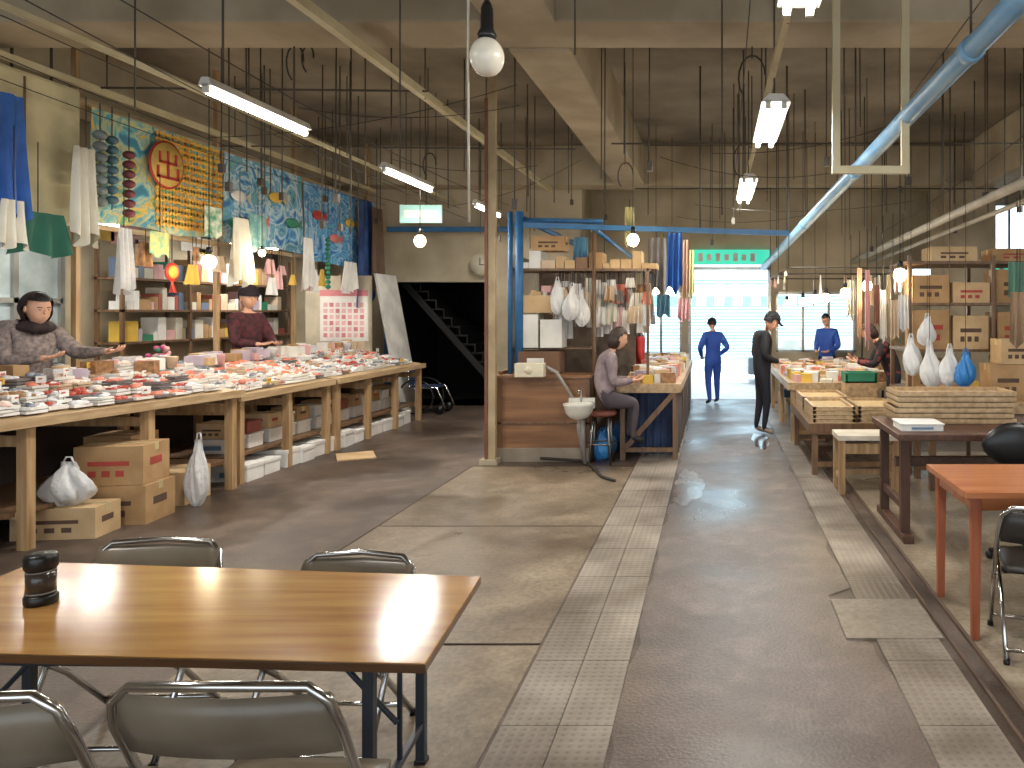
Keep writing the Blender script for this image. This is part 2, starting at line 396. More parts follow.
for k in range(5):
    x=-5.8+k*.6;sagline((x,3,3.85-.06*k),(x+R(-.3,.3),13.4,3.5+R(-.2,.2)),R(.05,.2),.0045,cable)
for k in range(3):
    x=.2+k*1.3;sagline((x,3,3.7+R(-.1,.1)),(x+R(-.3,.3),13.4,3.3+R(-.2,.2)),R(.05,.15),.004,cable)
for k in range(4):
    y=R(6.8,12);sagline((R(-5.5,-4),y,R(3.4,4.2)),(R(-2.5,-1.9),y+R(-.5,1),R(3.6,4.3)),.12,.0045,cable)
    sagline((R(-1.1,0),y,R(3.0,3.9)),(R(1,4),y+R(-.5,1),R(3.2,4.2)),.12,.004,cable)
for (u,v,d,r) in [(292,62,6.9,.13),(305,58,7.2,.1),(428,165,9.2,.12),(752,75,6.5,.14),(744,160,9.8,.17),(625,175,9.0,.12)]:
    c=P(u,v,d)
    b.tube([c+Vector((r*math.cos(t)*.8,.03*t,r*1.3*math.sin(t))) for t in [i*.4 for i in range(11)]],.008,cable,n=6)
    b.tube([c+Vector((0,0,r)),(c.x,c.y,4.7)],.006,cable,n=5)
b.build()
# ---------------------------------------------------------------- lamps
def fluoro(x,y0,y1,z,twin=True,energy=60,on=True):
    e=MB('fluorescent_ceiling_light')
    w=.11 if twin else .05
    e.hexa([(x-w,y0,z+.03),(x+w,y0,z+.03),(x+w,y1,z+.03),(x-w,y1,z+.03),(x-w*.5,y0,z+.09),(x+w*.5,y0,z+.09),(x+w*.5,y1,z+.09),(x-w*.5,y1,z+.09)],lampcase)
    for dx in ((-.06,.06) if twin else (0,)):
        e.tube([(x+dx,y0+.03,z),(x+dx,y1-.03,z)],.02 if twin else .026,lampon,n=10)
        for yy in (y0,y1-.03): e.bx(x+dx-.02,x+dx+.02,yy,yy+.03,z-.02,z+.04,lampcase)
    for yy in (y0+.2,y1-.2): e.tube([(x,yy,z+.09),(x,yy,4.7)],.008,rod,n=6)
    e.build()
    li=bpy.data.lights.new('tube_light','AREA');li.shape='RECTANGLE';li.size=w*2;li.size_y=y1-y0;li.energy=energy;li.color=(1,.95,.87)
    o=bpy.data.objects.new('fluorescent_light_source',li);o.location=(x,(y0+y1)/2,z-.035);scn.collection.objects.link(o)
for (x,y0,y1,z,t,en) in [(.43,2.75,3.95,3.3,1,40),(.46,5.7,7.1,3.3,1,50),(.41,9.1,10.9,3.32,1,70),(-3.6,5.36,6.7,3.32,0,60),(-3.62,8.3,9.7,3.3,0,60),
      (-3.6,1.5,2.9,3.4,1,45),(3.6,3.2,4.6,3.4,1,45),(4.0,8.2,9.6,3.5,0,50),(-3.6,11.4,12.7,3.35,0,40),(-6.9,7.6,8.8,2.75,0,34),(-6.9,10.8,12,2.75,0,34)]:  # fixtures on this line are added for fill light, mostly out of view
    fluoro(x,y0,y1,z,bool(t),en)
def bulb(u,v,d,on=True,zt=None,r=.045,pw=9,x=None):
    c=P(u,v,d)
    e=MB('hanging_light_bulb')
    m=bulbon if on else bulboff
    e.ball(c,(r,r,r*1.1),m,seg=16,rings=10);e.lathe(c+Vector((0,0,r*.9)),[(r*.45,0),(r*.45,r*.9),(r*.3,r*1.3)],black,n=12)
    e.tube([c+Vector((0,0,r*2)),(c.x,c.y,zt or 4.7)],.005,cable,n=5);e.build()
    if on:
        li=bpy.data.lights.new('bulb_light','POINT');li.energy=pw;li.color=(1,.82,.58);li.shadow_soft_size=.06
        o=bpy.data.objects.new('bulb_light_source',li);o.location=c+Vector((0,0,-r-.07));scn.collection.objects.link(o)
bulb(420,241,9.5,r=.07);bulb(209,262,7.9,pw=16,r=.07);bulb(262,253,9.4,r=.04);bulb(633,240,8.4,r=.065,pw=14)
for (u,v,d) in [(787,304,13.2),(803,302,12.4),(815,299,11.8),(826,298,11.2),(845,293,10.4),(867,286,9.6),(656,290,12),(672,292,12.8)]: bulb(u,v,d,pw=6,r=.065)
bulb(900,275,8.2,r=.07,pw=14)
b=MB('hanging_globe_lamp')
c=P(487,57,3.5);b.ball(c,(.078,.078,.09),bulboff,seg=24,rings=16)
b.lathe(c+Vector((0,0,.08)),[(.04,0),(.045,.02),(.03,.05),(.028,.14),(.018,.17)],M('lamp_holder_black',(30,30,32),.4),n=16)
b.tube([c+Vector((0,0,.2)),(c.x,c.y,4.7)],.012,cable);
b.tube([(c.x,c.y,4.3),(X(469,3.5),3.5,3.9),P(468,60,3.5),P(469,222,3.5)],.006,wirew,n=6);b.build()
# ---------------------------------------------------------------- generic objects
def carton(name,c,sz,rz=0,m=None,label=True,par=None):
    m=m or card;b=MB(name);b.T=Matrix.Translation(c)@Matrix.Rotation(rz,4,'Z')
    a,d,h=sz;b.bx(-a/2,a/2,-d/2,d/2,0,h,m)
    b.bx(-a/2-.001,a/2+.001,-.03,.03,h-.06,h+.0015,tape)
    b.bx(-a/2,a/2,-.003,.003,h,h+.003,ink)
    if label:
        k=ink if random.random()<.7 else inkr
        b.bx(-a*.3,a*.3,-d/2-.002,-d/2,h*.5,h*.62,k)
        for i in range(3): b.bx(-a*.3+i*a*.2,-a*.3+i*a*.2+a*.12,-d/2-.002,-d/2,h*.22,h*.38,k)
        b.bx(a/2,a/2+.002,-d*.25,d*.2,h*.45,h*.65,k)
    return b.build(.004)
def foam(name,c,sz,rz=0,m=None):
    b=MB(name);b.T=Matrix.Translation(c)@Matrix.Rotation(rz,4,'Z');a,d,h=sz;m=m or styro
    b.bx(-a/2+.008,a/2-.008,-d/2+.008,d/2-.008,0,h*.78,m);b.bx(-a/2,a/2,-d/2,d/2,h*.78,h,m)
    b.bx(-a*.25,a*.25,-d/2+.002,-d/2+.008,h*.25,h*.55,M('label_blue',(110,140,176),.6));return b.build(.006)
def bag(name,c,r,h,m=None,top=None):
    m=m or bagm;b=MB(name);ph=R(0,6);c=Vector(c);tw=R(-.3,.3);a1=R(.1,.22)
    def fn(d,q):
        th=math.atan2(d.y,d.x);t=(d.z+1)/2
        k=(1-.6*t**1.7)*(1+a1*math.sin(4*th+ph+2.5*d.z)+.1*math.sin(9*th-ph+5*d.z)+.05*math.sin(17*th+3*d.z))
        return Vector((q.x*k+tw*r*t,q.y*k,q.z*(1+.07*math.sin(3*th+ph))))
    b.ball(c+Vector((0,0,h*.46)),(r,r*.6,h*.46),m,seg=40,rings=18,fn=fn)
    o=Vector((tw*r,0,0))
    b.sheet(c+o+Vector((-r*.3,0,h*1.0)),c+o+Vector((r*.3,0,h*1.0)),h*.2,m,fold=.012,nf=3,nu=12,nv=3,taper=1.3,jag=.2)
    b.tube([c+o+Vector((-r*.22,0,h*.96)),c+o+Vector((-r*.1,.004,h*1.1)),c+o+Vector((r*.1,.004,h*1.1)),c+o+Vector((r*.22,0,h*.96))],.007,m,n=6)
    if top: b.tube([c+o+Vector((0,0,h*1.08)),(c.x+o.x,c.y,top)],.003,cable,n=5)
    return b.build()
def folding_chair(loc,rz,w=.5,h=.8,pad=None):
    e=MB('folding_chair');e.T=Matrix.Translation(loc)@Matrix.Rotation(rz,4,'Z')
    pad=pad or M('brown_grey_vinyl',(128,118,102),.28,(104,94,80))
    a=w/2;r=.0125
    top=[(-a,-.17,h-.12),(-a+.015,-.195,h-.05),(-a+.06,-.205,h-.01),(0,-.225,h),(a-.06,-.205,h-.01),(a-.015,-.195,h-.05),(a,-.17,h-.12)]
    e.tube([(-a,.24,.012),(-a,.05,.36),(-a,-.02,.46)]+top+[(a,-.02,.46),(a,.05,.36),(a,.24,.012)],r,chrome,n=10)
    b2=a-.03
    e.tube([(-b2,.2,.43),(-b2,0,.27),(-b2,-.24,.012)],r,chrome,n=10);e.tube([(b2,.2,.43),(b2,0,.27),(b2,-.24,.012)],r,chrome,n=10)
    e.tube([(-b2,.2,.43),(b2,.2,.43)],.01,chrome);e.tube([(-a,.21,.07),(a,.21,.07)],.01,chrome);e.tube([(-b2,-.21,.06),(b2,-.21,.06)],.01,chrome)
    for s in (-1,1):
        for (x,y) in ((s*a,.24),(s*b2,-.24)): e.tube([(x,y,0),(x,y,.03)],.017,black,n=10)
    n=8;vs=[];fs=[]
    for i in range(n+1):
        for j in range(n+1):
            u=i/n*2-1;v=j/n*2-1
            x=(a-.035)*u*(1-.06*v*v);y=.03+.2*v*(1-.05*u*u);z=.455+.02*(1-u**4)*(1-v**4)
            vs.append((x,y,z))
    k=len(vs);vs+= [(x,y,.43) for (x,y,z) in vs]
    q=n+1
    for i in range(n):
        for j in range(n): fs.append((i*q+j,(i+1)*q+j,(i+1)*q+j+1,i*q+j+1));fs.append((k+i*q+j,k+i*q+j+1,k+(i+1)*q+j+1,k+(i+1)*q+j))
    for i in range(n):
        fs+=[(i*q,k+i*q,k+(i+1)*q,(i+1)*q),(i*q+n,(i+1)*q+n,k+(i+1)*q+n,k+i*q+n),(i,i+1,k+i+1,k+i),(n*q+i,k+n*q+i,k+n*q+i+1,n*q+i+1)]
    e.add(vs,fs,pad,True)
    vs=[];fs=[];n=12
    for i in range(n+1):
        u=i/n*2-1
        for (z,o) in ((h-.2,0),(h-.185,.012),(h-.11,.014),(h-.04,.012),(h-.025,0)):
            y=-.135-(z-(h-.2))*.35-.035*(1-u*u)
            vs.append(((a-.012)*u,y+o,z))
        for (z,o) in ((h-.025,-.002),(h-.11,-.014),(h-.2,-.002)):
            y=-.135-(z-(h-.2))*.35-.035*(1-u*u)
            vs.append(((a-.012)*u,y+o,z))
    for i in range(n):
        for j in range(8): j2=(j+1)%8;fs.append((i*8+j,(i+1)*8+j,(i+1)*8+j2,i*8+j2))
    fs.append(tuple(range(8)));fs.append(tuple(n*8+7-j for j in range(8)))
    e.add(vs,fs,pad,True);return e.build()
# ---------------------------------------------------------------- near table
b=MB('folding_dining_table')
BR=Vector((-.93,3.02,.7));FR=Vector((-.865,2.27,.7));FL=Vector((-2.78,2.37,.7));BL=Vector((-2.86,3.2,.7))
def q(p,z): return (p.x,p.y,z)
b.hexa([q(FL,.668),q(FR,.668),q(BR,.668),q(BL,.668),q(FL,.694),q(FR,.694),q(BR,.694),q(BL,.694)],edgew)
b.hexa([q(FL,.694),q(FR,.694),q(BR,.694),q(BL,.694),q(FL,.7),q(FR,.7),q(BR,.7),q(BL,.7)],tabw)
legm=M('table_leg_slate',(44,52,62),.4)
for (xa,xb) in ((-1.1,-1.14),(-2.62,-2.66)):
    b.beam((xa,2.42,0.01),(xa,2.42,.668),.035,.035,legm);b.beam((xb,2.95,.01),(xb,2.95,.668),.035,.035,legm)
    b.beam((xa,2.42,.15),(xb,2.95,.15),.025,.025,legm);b.beam((xa,2.42,.64),(xb,2.95,.64),.03,.03,legm)
b.tube([(-1.12,2.7,.64),(-1.12,2.7,.15)],.01,legm);b.tube([(-1.45,2.68,.655),(-1.12,2.68,.3)],.01,legm);b.tube([(-2.3,2.72,.655),(-2.64,2.72,.3)],.01,legm)
b.beam((-2.6,2.45,.64),(-1.1,2.42,.64),.025,.045,legm);b.beam((-2.6,2.98,.64),(-1.1,2.92,.64),.025,.045,legm)
for (x,y) in ((-1.1,2.42),(-1.14,2.95),(-2.62,2.42),(-2.66,2.95)): b.box((x,y,.01),(.045,.045,.02),black)
b.build(.006)
b=MB('toothpick_canister')
c=(-2.43,2.74,.7);b.lathe(c,[(.046,0),(.05,.005),(.05,.03),(.046,.035)],black,n=24)
b.lathe(c,[(.044,.034),(.044,.13)],M('smoked_acrylic',(70,62,56),.1,(48,42,38)),n=24)
b.lathe(c,[(.047,.128),(.05,.133),(.05,.168),(.045,.178),(.04,.18)],black,n=24)
sb=M('silver_band',(120,116,110),.3)
b.lathe(c,[(.0452,.04),(.0452,.046)],sb,n=24);b.lathe(c,[(.0452,.116),(.0452,.122)],sb,n=24)
b.build()
folding_chair((-1.16,1.98,0),0,w=.54,h=.885)
folding_chair((-1.79,1.93,0),.08,w=.54,h=.88)
folding_chair((-2.42,3.13,0),math.pi+.03,w=.54,h=.75)
folding_chair((-1.54,3.07,0),math.pi-.05,w=.5,h=.71)
# ---------------------------------------------------------------- left stall
def stall_table(name,fx0,y0,fx1,y1,depth,z,zback,posts):
    b=MB(name)
    n=7
    for i in range(n):
        t0=i/n;t1=(i+1)/n-.01
        def pt(t,e): 
            x=(fx0 if e==0 else fx1)-depth*t;y=y0 if e==0 else y1
            return x,y,z+(zback-z)*t
        a=pt(t0,0);c=pt(t0,1);d=pt(t1,1);e=pt(t1,0)
        b.hexa([(e[0],e[1],e[2]-.025),(a[0],a[1],a[2]-.025),(c[0],c[1],c[2]-.025),(d[0],d[1],d[2]-.025),e,a,c,d],palew)
    b.beam((fx0+.012,y0,z-.02),(fx1+.012,y1,z-.02),.025,.07,palew)
    z2,t=.28,.03
    b.hexa([(fx0-depth,y0,z2-t),(fx0-.12,y0,z2-t),(fx1-.12,y1,z2-t),(fx1-depth,y1,z2-t),(fx0-depth,y0,z2),(fx0-.12,y0,z2),(fx1-.12,y1,z2),(fx1-depth,y1,z2)],oldw)
    for y in posts:
        t=(y-y0)/(y1-y0);x=fx0+(fx1-fx0)*t
        b.beam((x-.06,y,0),(x-.06,y,z-.03),.075,.075,palez);b.beam((x-depth+.08,y,0),(x-depth+.08,y,zback-.03),.07,.07,palez)
        b.beam((x-.06,y,z-.16),(x-depth+.08,y,z-.16),.04,.08,palez);b.beam((x-.06,y,.25),(x-depth+.08,y,.25),.04,.05,palez)
    b.hexa([(fx0-depth+.02,y0,.0),(fx0-depth+.05,y0,.0),(fx1-depth+.05,y1,.0),(fx1-depth+.02,y1,0),(fx0-depth+.02,y0,z-.1),(fx0-depth+.05,y0,z-.1),(fx1-depth+.05,y1,z-.1),(fx1-depth+.02,y1,z-.1)],M('dark_backboard',(48,36,30),.8))
    return b.build()
stall_table('seafood_stall_table',-5.15,4.7,-4.72,7.6,1.2,.96,1.18,[4.76,5.6,6.6,7.52])
stall_table('seafood_stall_table',-4.80,7.66,-4.76,9.5,1.15,.90,1.13,[7.75,8.6,9.42])
stall_table('seafood_stall_table',-4.74,9.55,-4.74,12.4,1.2,.90,1.13,[9.63,10.5,11.4,12.3])
def stallx(y): 
    return -5.15+(y-4.7)*.43/2.9 if y<7.63 else -4.80
b=MB('packaged_seafood_trays')
fishes=[fishp,fishr,fishg,fishb,fishw,fishp,fishw,fishb,film,fishr,fishg,fishp]
y=4.85
while y<12.3:
    wy=R(.15,.22)
    if 7.4<y<7.66: y+=.1;continue
    f=random.choice(fishes)
    for i in range(6):
        t=.06+i*.155+R(-.015,.015);x=stallx(y)-.02-t*1.1-.06;z0=(.96 if y<7.6 else .90)+.22*t+.014
        if y+wy>12.35: continue
        L=R(.13,.165);hh=R(.015,.025);k=random.random();stk=random.choice([1,1,1,2,2,3])
        for s2 in range(stk):
            zz=z0+s2*(hh+.006)+.008;rz=R(-.16,.16)
            mm=styro if k<.5 else (plast if k<.72 else (beige if k<.88 else M('grey_tray',(120,114,112),.3)))
            b.box((x,y+wy/2,zz+hh/2),(L,wy-.02,hh),mm,rz=rz)
        zz=z0+(stk-1)*(hh+.006)+.008+hh
        if random.random()<.4: f=random.choice(fishes)
        for j in range(random.choice([3,4,5,6])):
            b.ball((x+R(-L*.28,L*.28),y+wy/2+R(-.06,.06),zz+.004),(R(.02,.05),R(.03,.055),R(.014,.032)),f if random.random()<.75 else film,seg=8,rings=5,Rm=Matrix.Rotation(R(0,3),3,'Z'))
        if random.random()<.14:
            b.box((x+L/2,y+wy/2,zz+.05),(.004,.08,.055),white if random.random()<.8 else yellow,rz=R(-.3,.3));b.box((x+L/2+.003,y+wy/2,zz+.055),(.002,.05,.012),inkr)
            b.tube([(x+L/2-.003,y+wy/2,zz-.01),(x+L/2-.003,y+wy/2,zz+.03)],.003,steel,n=5)
    y+=wy
b.build()
b=MB('plastic_food_tubs')
for i in range(60):
    y=R(5.,12.2);t=R(.8,1.0);x=stallx(y)-t*1.1;z0=.95+.21*t+.06
    k=random.choice([styro,plast,card2,pink,beige,fishb,plast,lav,film,card])
    b.lathe((x,y,z0-.04),[(.05,0),(.065,.11),(.068,.12),(.06,.125)],k,n=10) if i%3==0 else b.box((x,y,z0+.02),(R(.1,.2),R(.1,.24),R(.08,.17)),k,rz=R(-.4,.4))
b.build()
carton('cardboard_box',(-5.1,5.98,.0),(.6,.3,.24),.12,card2)
carton('cardboard_box',(-4.98,6.42,.0),(.56,.4,.32),.1,card)
carton('cardboard_box',(-5.0,6.42,.325),(.52,.38,.32),.14,card)
carton('cardboard_box',(-5.02,7.05,.0),(.42,.42,.30),.1,card2)
carton('cardboard_box',(-5.5,7.05,.285),(.4,.4,.34),.1,card)
carton('cardboard_box',(-5.75,5.3,.285),(.4,.4,.3),.1,card2)
bag('white_plastic_bag',(-5.06,5.93,.243),.2,.34)
bag('white_plastic_bag',(-4.68,6.85,.0),.11,.6)
cr=[M('crate_red',(150,84,74),.5),M('crate_blue',(96,130,170),.5),plast,plast]
for i in range(14):
    y=7.95+i*.33
    if y>12.1: break
    if any(abs(y-p)<.1 for p in (8.6,9.5,10.5,11.4)): y+=.06
    x=-5.02
    foam('styrofoam_box',(x+R(-.02,.05),y,0),(.4,.29,R(.16,.21)),R(-.08,.08));
    foam('styrofoam_box',(x-.16,y+.01,.285),(.36,.28,.15),R(-.06,.06))
    if i%2==0: carton('cardboard_box',(x-.16,y,.44),(.32,.26,.16),R(-.06,.06),random.choice([card,card2]))
    else: foam('plastic_crate',(x-.16,y,.44),(.34,.26,.13),0,random.choice(cr))
b=MB('floor_mat_cardboard');b.box((-4.35,9.2,.008),(.42,.5,.012),card2,rz=.5);b.build()
b=MB('raised_stall_platform');b.bx(-7.7,-6.08,4.2,12.5,0,.12,oldw);b.build()
b=MB('window_5')
xw=-7.79
b.bx(xw,xw+.03,6.6,9.0,1.15,2.55,glass)
for z in (1.1,1.85,2.5): b.bx(xw,xw+.07,6.6,9.0,z,z+.06,alu)
for i in range(5): yy=6.6+2.4*i/4;b.bx(xw,xw+.07,yy-.03,yy+.03,1.1,2.56,alu)
b.build()
b=MB('stall_back_shelf')
for z in (1.35,1.75,2.15): b.bx(-7.6,-7.25,9.3,13.0,z,z+.03,oldw)
for y in (9.3,10.5,11.7,12.97): b.bx(-7.6,-7.56,y,y+.04,.0,2.6,oldw);b.bx(-7.29,-7.25,y,y+.04,.0,2.6,oldw)
b.build()
b=MB('stacked_shelf_goods')
cols=[card,card2,plast,pink,beige,lav,clothw,styro,plast,M('dull_blue_pack',(110,130,156),.5),card,M('dull_red_pack',(170,90,80),.6),green,yellow]
for z in (1.38,1.78,2.18):
    y=9.45
    while y<12.8:
        w=R(.06,.2);h=R(.08,.3)
        if abs(y-10.5)<.05 or abs(y-11.7)<.05: y+=.1
        b.bx(-7.54,-7.31,y,y+w-.01,z,z+h,random.choice(cols));y+=w
b.build()
b=MB('wall_notices')
for i in range(18):
    y=R(9.2,12.8);z=R(2.2,2.9);b.bx(-7.795,-7.78,y,y+R(.15,.35),z,z+R(.15,.3),random.choice([plast,clothw,pink,yellow,beige]))
b.build()
b=MB('stall_awning_frame')
b.beam((-6.05,5.0,3.75),(-6.05,13.4,3.66),.05,.08,palew);b.beam((-6.05,5.0,2.6),(-6.05,13.4,2.55),.03,.05,palew)
for y in (7.25,9.3,11.0,13.35): b.beam((-6.1,y,.12 if y<12.5 else 0),(-6.1,y,4.7),.05,.05,palez)
b.build()
b=MB('cream_cabinet_panel')
b.bx(-6.4,-6.02,6.6,7.2,2.55,3.85,creamp);b.bx(-6.4,-6.02,5.9,6.6,2.55,3.85,creamp);b.bx(-6.02,-6.0,5.92,7.18,2.58,3.82,M('cream_panel_face',(220,210,168),.6))
b.bx(-6.0,-5.99,6.59,6.61,2.6,3.8,oldw)
for y in (6.7,7.1): b.tube([(-6.2,y,3.85),(-6.2,y,4.7)],.012,rod)
b.build(.01)
def mural(name,cols,sc,dist=2.2):
    m=bpy.data.materials.new(name);m.use_nodes=True;nt=m.node_tree;b_=nt.nodes['Principled BSDF'];L=nt.links
    tc=nt.nodes.new('ShaderNodeTexCoord')
    n=nt.nodes.new('ShaderNodeTexNoise');n.inputs['Scale'].default_value=sc;n.inputs['Detail'].default_value=4;n.inputs['Distortion'].default_value=dist
    L.new(tc.outputs['Object'],n.inputs['Vector'])
    rp=nt.nodes.new('ShaderNodeValToRGB');e=rp.color_ramp.elements;k=len(cols)
    e[0].position=.34;e[0].color=srgb(cols[0]);e[1].position=.66;e[1].color=srgb(cols[-1])
    for i in range(1,k-1): x=e.new(.34+.32*i/(k-1));x.color=srgb(cols[i])
    L.new(n.outputs['Fac'],rp.inputs[0]);L.new(rp.outputs[0],b_.inputs['Base Color']);b_.inputs['Roughness'].default_value=.6
    return m
mu1=mural('mural_teal_yellow',[(60,130,160),(110,184,196),(214,206,140),(96,176,190),(230,190,80),(90,160,120)],2.0)
mu2=mural('mural_blue_waves',[(50,110,170),(110,176,214),(206,220,216),(80,150,200),(120,180,170),(60,120,180)],2.6)
mu3=mural('mural_deep_blue',[(40,100,180),(80,156,214),(170,206,220),(50,120,190),(110,180,210),(40,90,160)],2.4)
def banner(name,y0,y1,zt,zb,m):
    b=MB(name);n=24;vs=[];fs=[]
    for i in range(n+1):
        y=y0+(y1-y0)*i/n
        for j in range(5):
            vs.append((-5.975+.012*math.sin(y*9+j),y,zt+(zb-zt)*j/4+(.015*math.sin(y*5) if j==4 else 0)))
    for i in range(n):
        for j in range(4): fs.append((i*5+j,i*5+j+1,(i+1)*5+j+1,(i+1)*5+j))
    b.add(vs,fs,m,True);return b
bn=banner('painted_shop_banner',7.28,9.2,3.72,2.62,mu1)
yy_=M('mural_net_yellow',(238,196,84),.6,(220,150,60),ns=6)
for i in range(11):
    for j in range(8):
        y=8.1+i*.1;z=2.68+j*.13
        if y<9.15: bn.beam((-5.955,y,z),(-5.955,y+.08,z+.1),.006,.034,yy_);bn.beam((-5.955,y+.08,z),(-5.955,y,z+.1),.006,.034,yy_)
bn.build()
b=MB('round_shop_emblem')
c=Vector((-5.93,8.22,3.34))
def disk(rad,t,m,cx): b.tube([(cx,c.y,c.z),(cx+t,c.y,c.z)],rad,m,n=32)
disk(.26,.01,red,-5.935);disk(.235,.012,M('emblem_yellow',(244,204,110),.6),-5.93)
for (dy,dz,sy,sz_) in [(0,.0,.03,.3),(-.12,.07,.03,.12),(.12,.07,.03,.12),(0,.02,.26,.03),(-.15,-.09,.03,.13),(.15,-.09,.03,.13),(0,-.14,.33,.03)]:
    b.box((-5.915,c.y+dy,c.z+dz),(.012,sy,sz_),red)
b.build()
banner('painted_shop_banner',9.24,11.0,3.70,2.6,mu2).build()
banner('painted_shop_banner',11.05,13.3,3.66,2.5,mu3).build()
b=MB('banner_fish_cutouts')
fpk=M('fish_pink',(224,130,120),.6)
for (y,z,m) in [(9.5,3.2,white),(9.9,2.95,fpk),(10.3,3.3,yellow),(10.7,3.0,green),(11.4,3.2,red),(11.9,2.9,fpk),(12.4,3.2,yellow),(9.45,2.85,green),(12.8,2.9,white)]:
    b.ball((-5.95,y,z),(.012,.16,.07),m,seg=14,rings=8);b.add([(-5.945,y+.13,z),(-5.945,y+.24,z+.08),(-5.945,y+.24,z-.08)],[(0,1,2)],m)
b.build()
def hang(name,u,v0,v1,w,m,x=-5.85,fold=.03):
    d=-x*F/(U0-u);zt=Zv(v0,d);zb=Zv(v1,d)
    b=MB(name);b.sheet((x,d-w/2,zt),(x,d+w/2,zt),zt-zb,m,fold=fold,nf=3,taper=R(1.1,1.6) if fold>.02 else 1,ax=(1,0,0),jag=.08)
    b.tube([(x,d,zt),(x,d,max(zt+.02,min(3.72,zt+.6)))],.004,cable,n=5)
    return b.build()
hang('hanging_blue_tarp',-2,90,212,.44,tarpb,x=-5.7,fold=.05);hang('hanging_white_towel',14,200,246,.2,clothw,x=-5.65)
hang('hanging_green_cloth',38,212,254,.5,dgreen,x=-5.8);hang('hanging_white_towel',86,148,240,.24,clothw,x=-5.75,fold=.045)
hang('hanging_white_towel',240,218,282,.3,clothw,x=-5.8,fold=.05);hang('hanging_white_towel',124,228,290,.16,bagm,x=-5.7,fold=.04)
hang('hanging_poster',160,232,256,.28,M('poster_yellow',(216,200,120),.7,(130,176,140),ns=14),x=-5.8,fold=.005)
hang('hanging_poster',213,207,236,.3,M('poster_green',(50,140,100),.7,(220,220,200),ns=10),x=-5.8,fold=.005)
hang('hanging_poster',258,215,250,.35,M('poster_teal',(160,196,186),.7,(100,156,156),ns=12),x=-5.8,fold=.005)
hang('hanging_blue_cloth',365,200,300,.5,M('navy_cloth',(56,84,136),.8,(32,52,104),ns=5),x=-5.88)
hang('hanging_brown_cloth',377,208,290,.4,M('brown_cloth',(116,92,74),.8),x=-5.8)
hang('hanging_white_banner',308,238,288,.24,plast,x=-5.75)
hang('hanging_white_banner',350,262,290,.4,plast,x=-5.75)
for (u,v0,v1,m,w) in [(100,135,205,M('float_grey',(120,134,134),.5),.06),(112,140,210,M('float_teal',(74,110,122),.5),.055),(129,155,222,M('float_maroon',(120,56,64),.5),.055),(328,240,290,green,.04)]:
    b=MB('string_of_net_floats');d=5.8*F/(U0-u);z=Zv(v0,d);zb=Zv(v1,d);b.tube([(-5.8,d,3.72),(-5.8,d,zb)],.005,cable,n=5)
    while z>zb: b.ball((-5.8,d,z),(w,w,w*.8),m,seg=10,rings=6);z-=w*1.75
    b.build()
b=MB('hanging_shop_ornament');d=5.8*F/(U0-172);c=Vector((-5.8,d,Zv(272,d)))
b.tube([c+Vector((-.01,0,0)),c+Vector((.01,0,0))],.1,red,n=20);b.tube([c+Vector((.01,0,0)),c+Vector((.018,0,0))],.07,yellow,n=20);b.tube([c+Vector((0,0,.1)),c+Vector((0,0,.4))],.005,cable);b.sheet(c+Vector((0,-.02,-.1)),c+Vector((0,.02,-.1)),.12,red,nf=1,ax=(1,0,0));b.build()
b=MB('hanging_plastic_bags_row')
for i in range(20):
    u=random.choice([130,150,185,200,225,275,300,315,340,355])+R(-8,8);d=5.9*F/(U0-u);z=R(2.2,2.5);w=R(.04,.09)
    b.sheet((-5.9,d-w,z),(-5.9,d+w,z),R(.12,.26),random.choice([bagm,pink,bagm,beige,fishb,yellow,bagm]),nf=2,taper=1.3,ax=(1,0,0));b.tube([(-5.9,d,z),(-5.9,d,2.6)],.004,cable,n=5)
b.build()
b=MB('wall_calendar')
x0,x1=X(320,12.5),X(368,12.5);z1=Zv(290,12.5);z0=Zv(341,12.5)
b.bx(x0,x1,12.5,12.52,z0,z1,plast);
for i in range(7):
    for j in range(6): b.bx(x0+.06+i*.1,x0+.12+i*.1,12.492,12.5,z0+.06+j*.1,z0+.13+j*.1,pink if (i+j)%3 else M('cal_rose',(204,124,128),.6))
b.bx(x0,x1,12.49,12.5,z1-.1,z1,M('cal_rose',(0,0,0)));b.build()
b=MB('plywood_partition');b.bx(-6.75,X(372,12.6),12.53,12.6,.0,2.35,M('partition_cream',(196,184,160),.7));b.build()
b=MB('leaning_white_board');b.hexa([(-5.3,12.8,0),(-5.26,12.8,0),(-5.26,13.6,0),(-5.3,13.6,0),(-5.75,12.8,2.4),(-5.71,12.8,2.4),(-5.71,13.6,2.4),(-5.75,13.6,2.4)],white);b.build()
b=MB('small_green_sign');p=P(421,214,10.2);b.box(p,(.56,.03,.24),M('sign_mint',(160,208,200),.5,emit=.2));b.box(p+Vector((0,-.02,.0)),(.44,.01,.1),white);
for s in (-.2,.2): b.tube([p+Vector((s,0,.12)),(p.x+s,p.y,4.7)],.006,rod,n=5)
b.build()
b=MB('flower_pot');c=Vector((-5.9,8.05,1.12));b.lathe(c,[(.05,0),(.065,.12)],white,n=12)
for i in range(12): b.ball(c+Vector((R(-.08,.08),R(-.08,.08),.15+R(0,.12))),.03,random.choice([M('magenta_petal',(200,70,130),.6),green,pink]),seg=7,rings=5)
b.build()
b=MB('wheelchair');c=Vector((-5.1,13.2,0))
for s in (-.25,.25): b.tube([c+Vector((.3*math.cos(t),s,.3+.3*math.sin(t)*.97)) for t in [i*6.2832/20 for i in range(20)]],.015,black,n=6,closed=True)
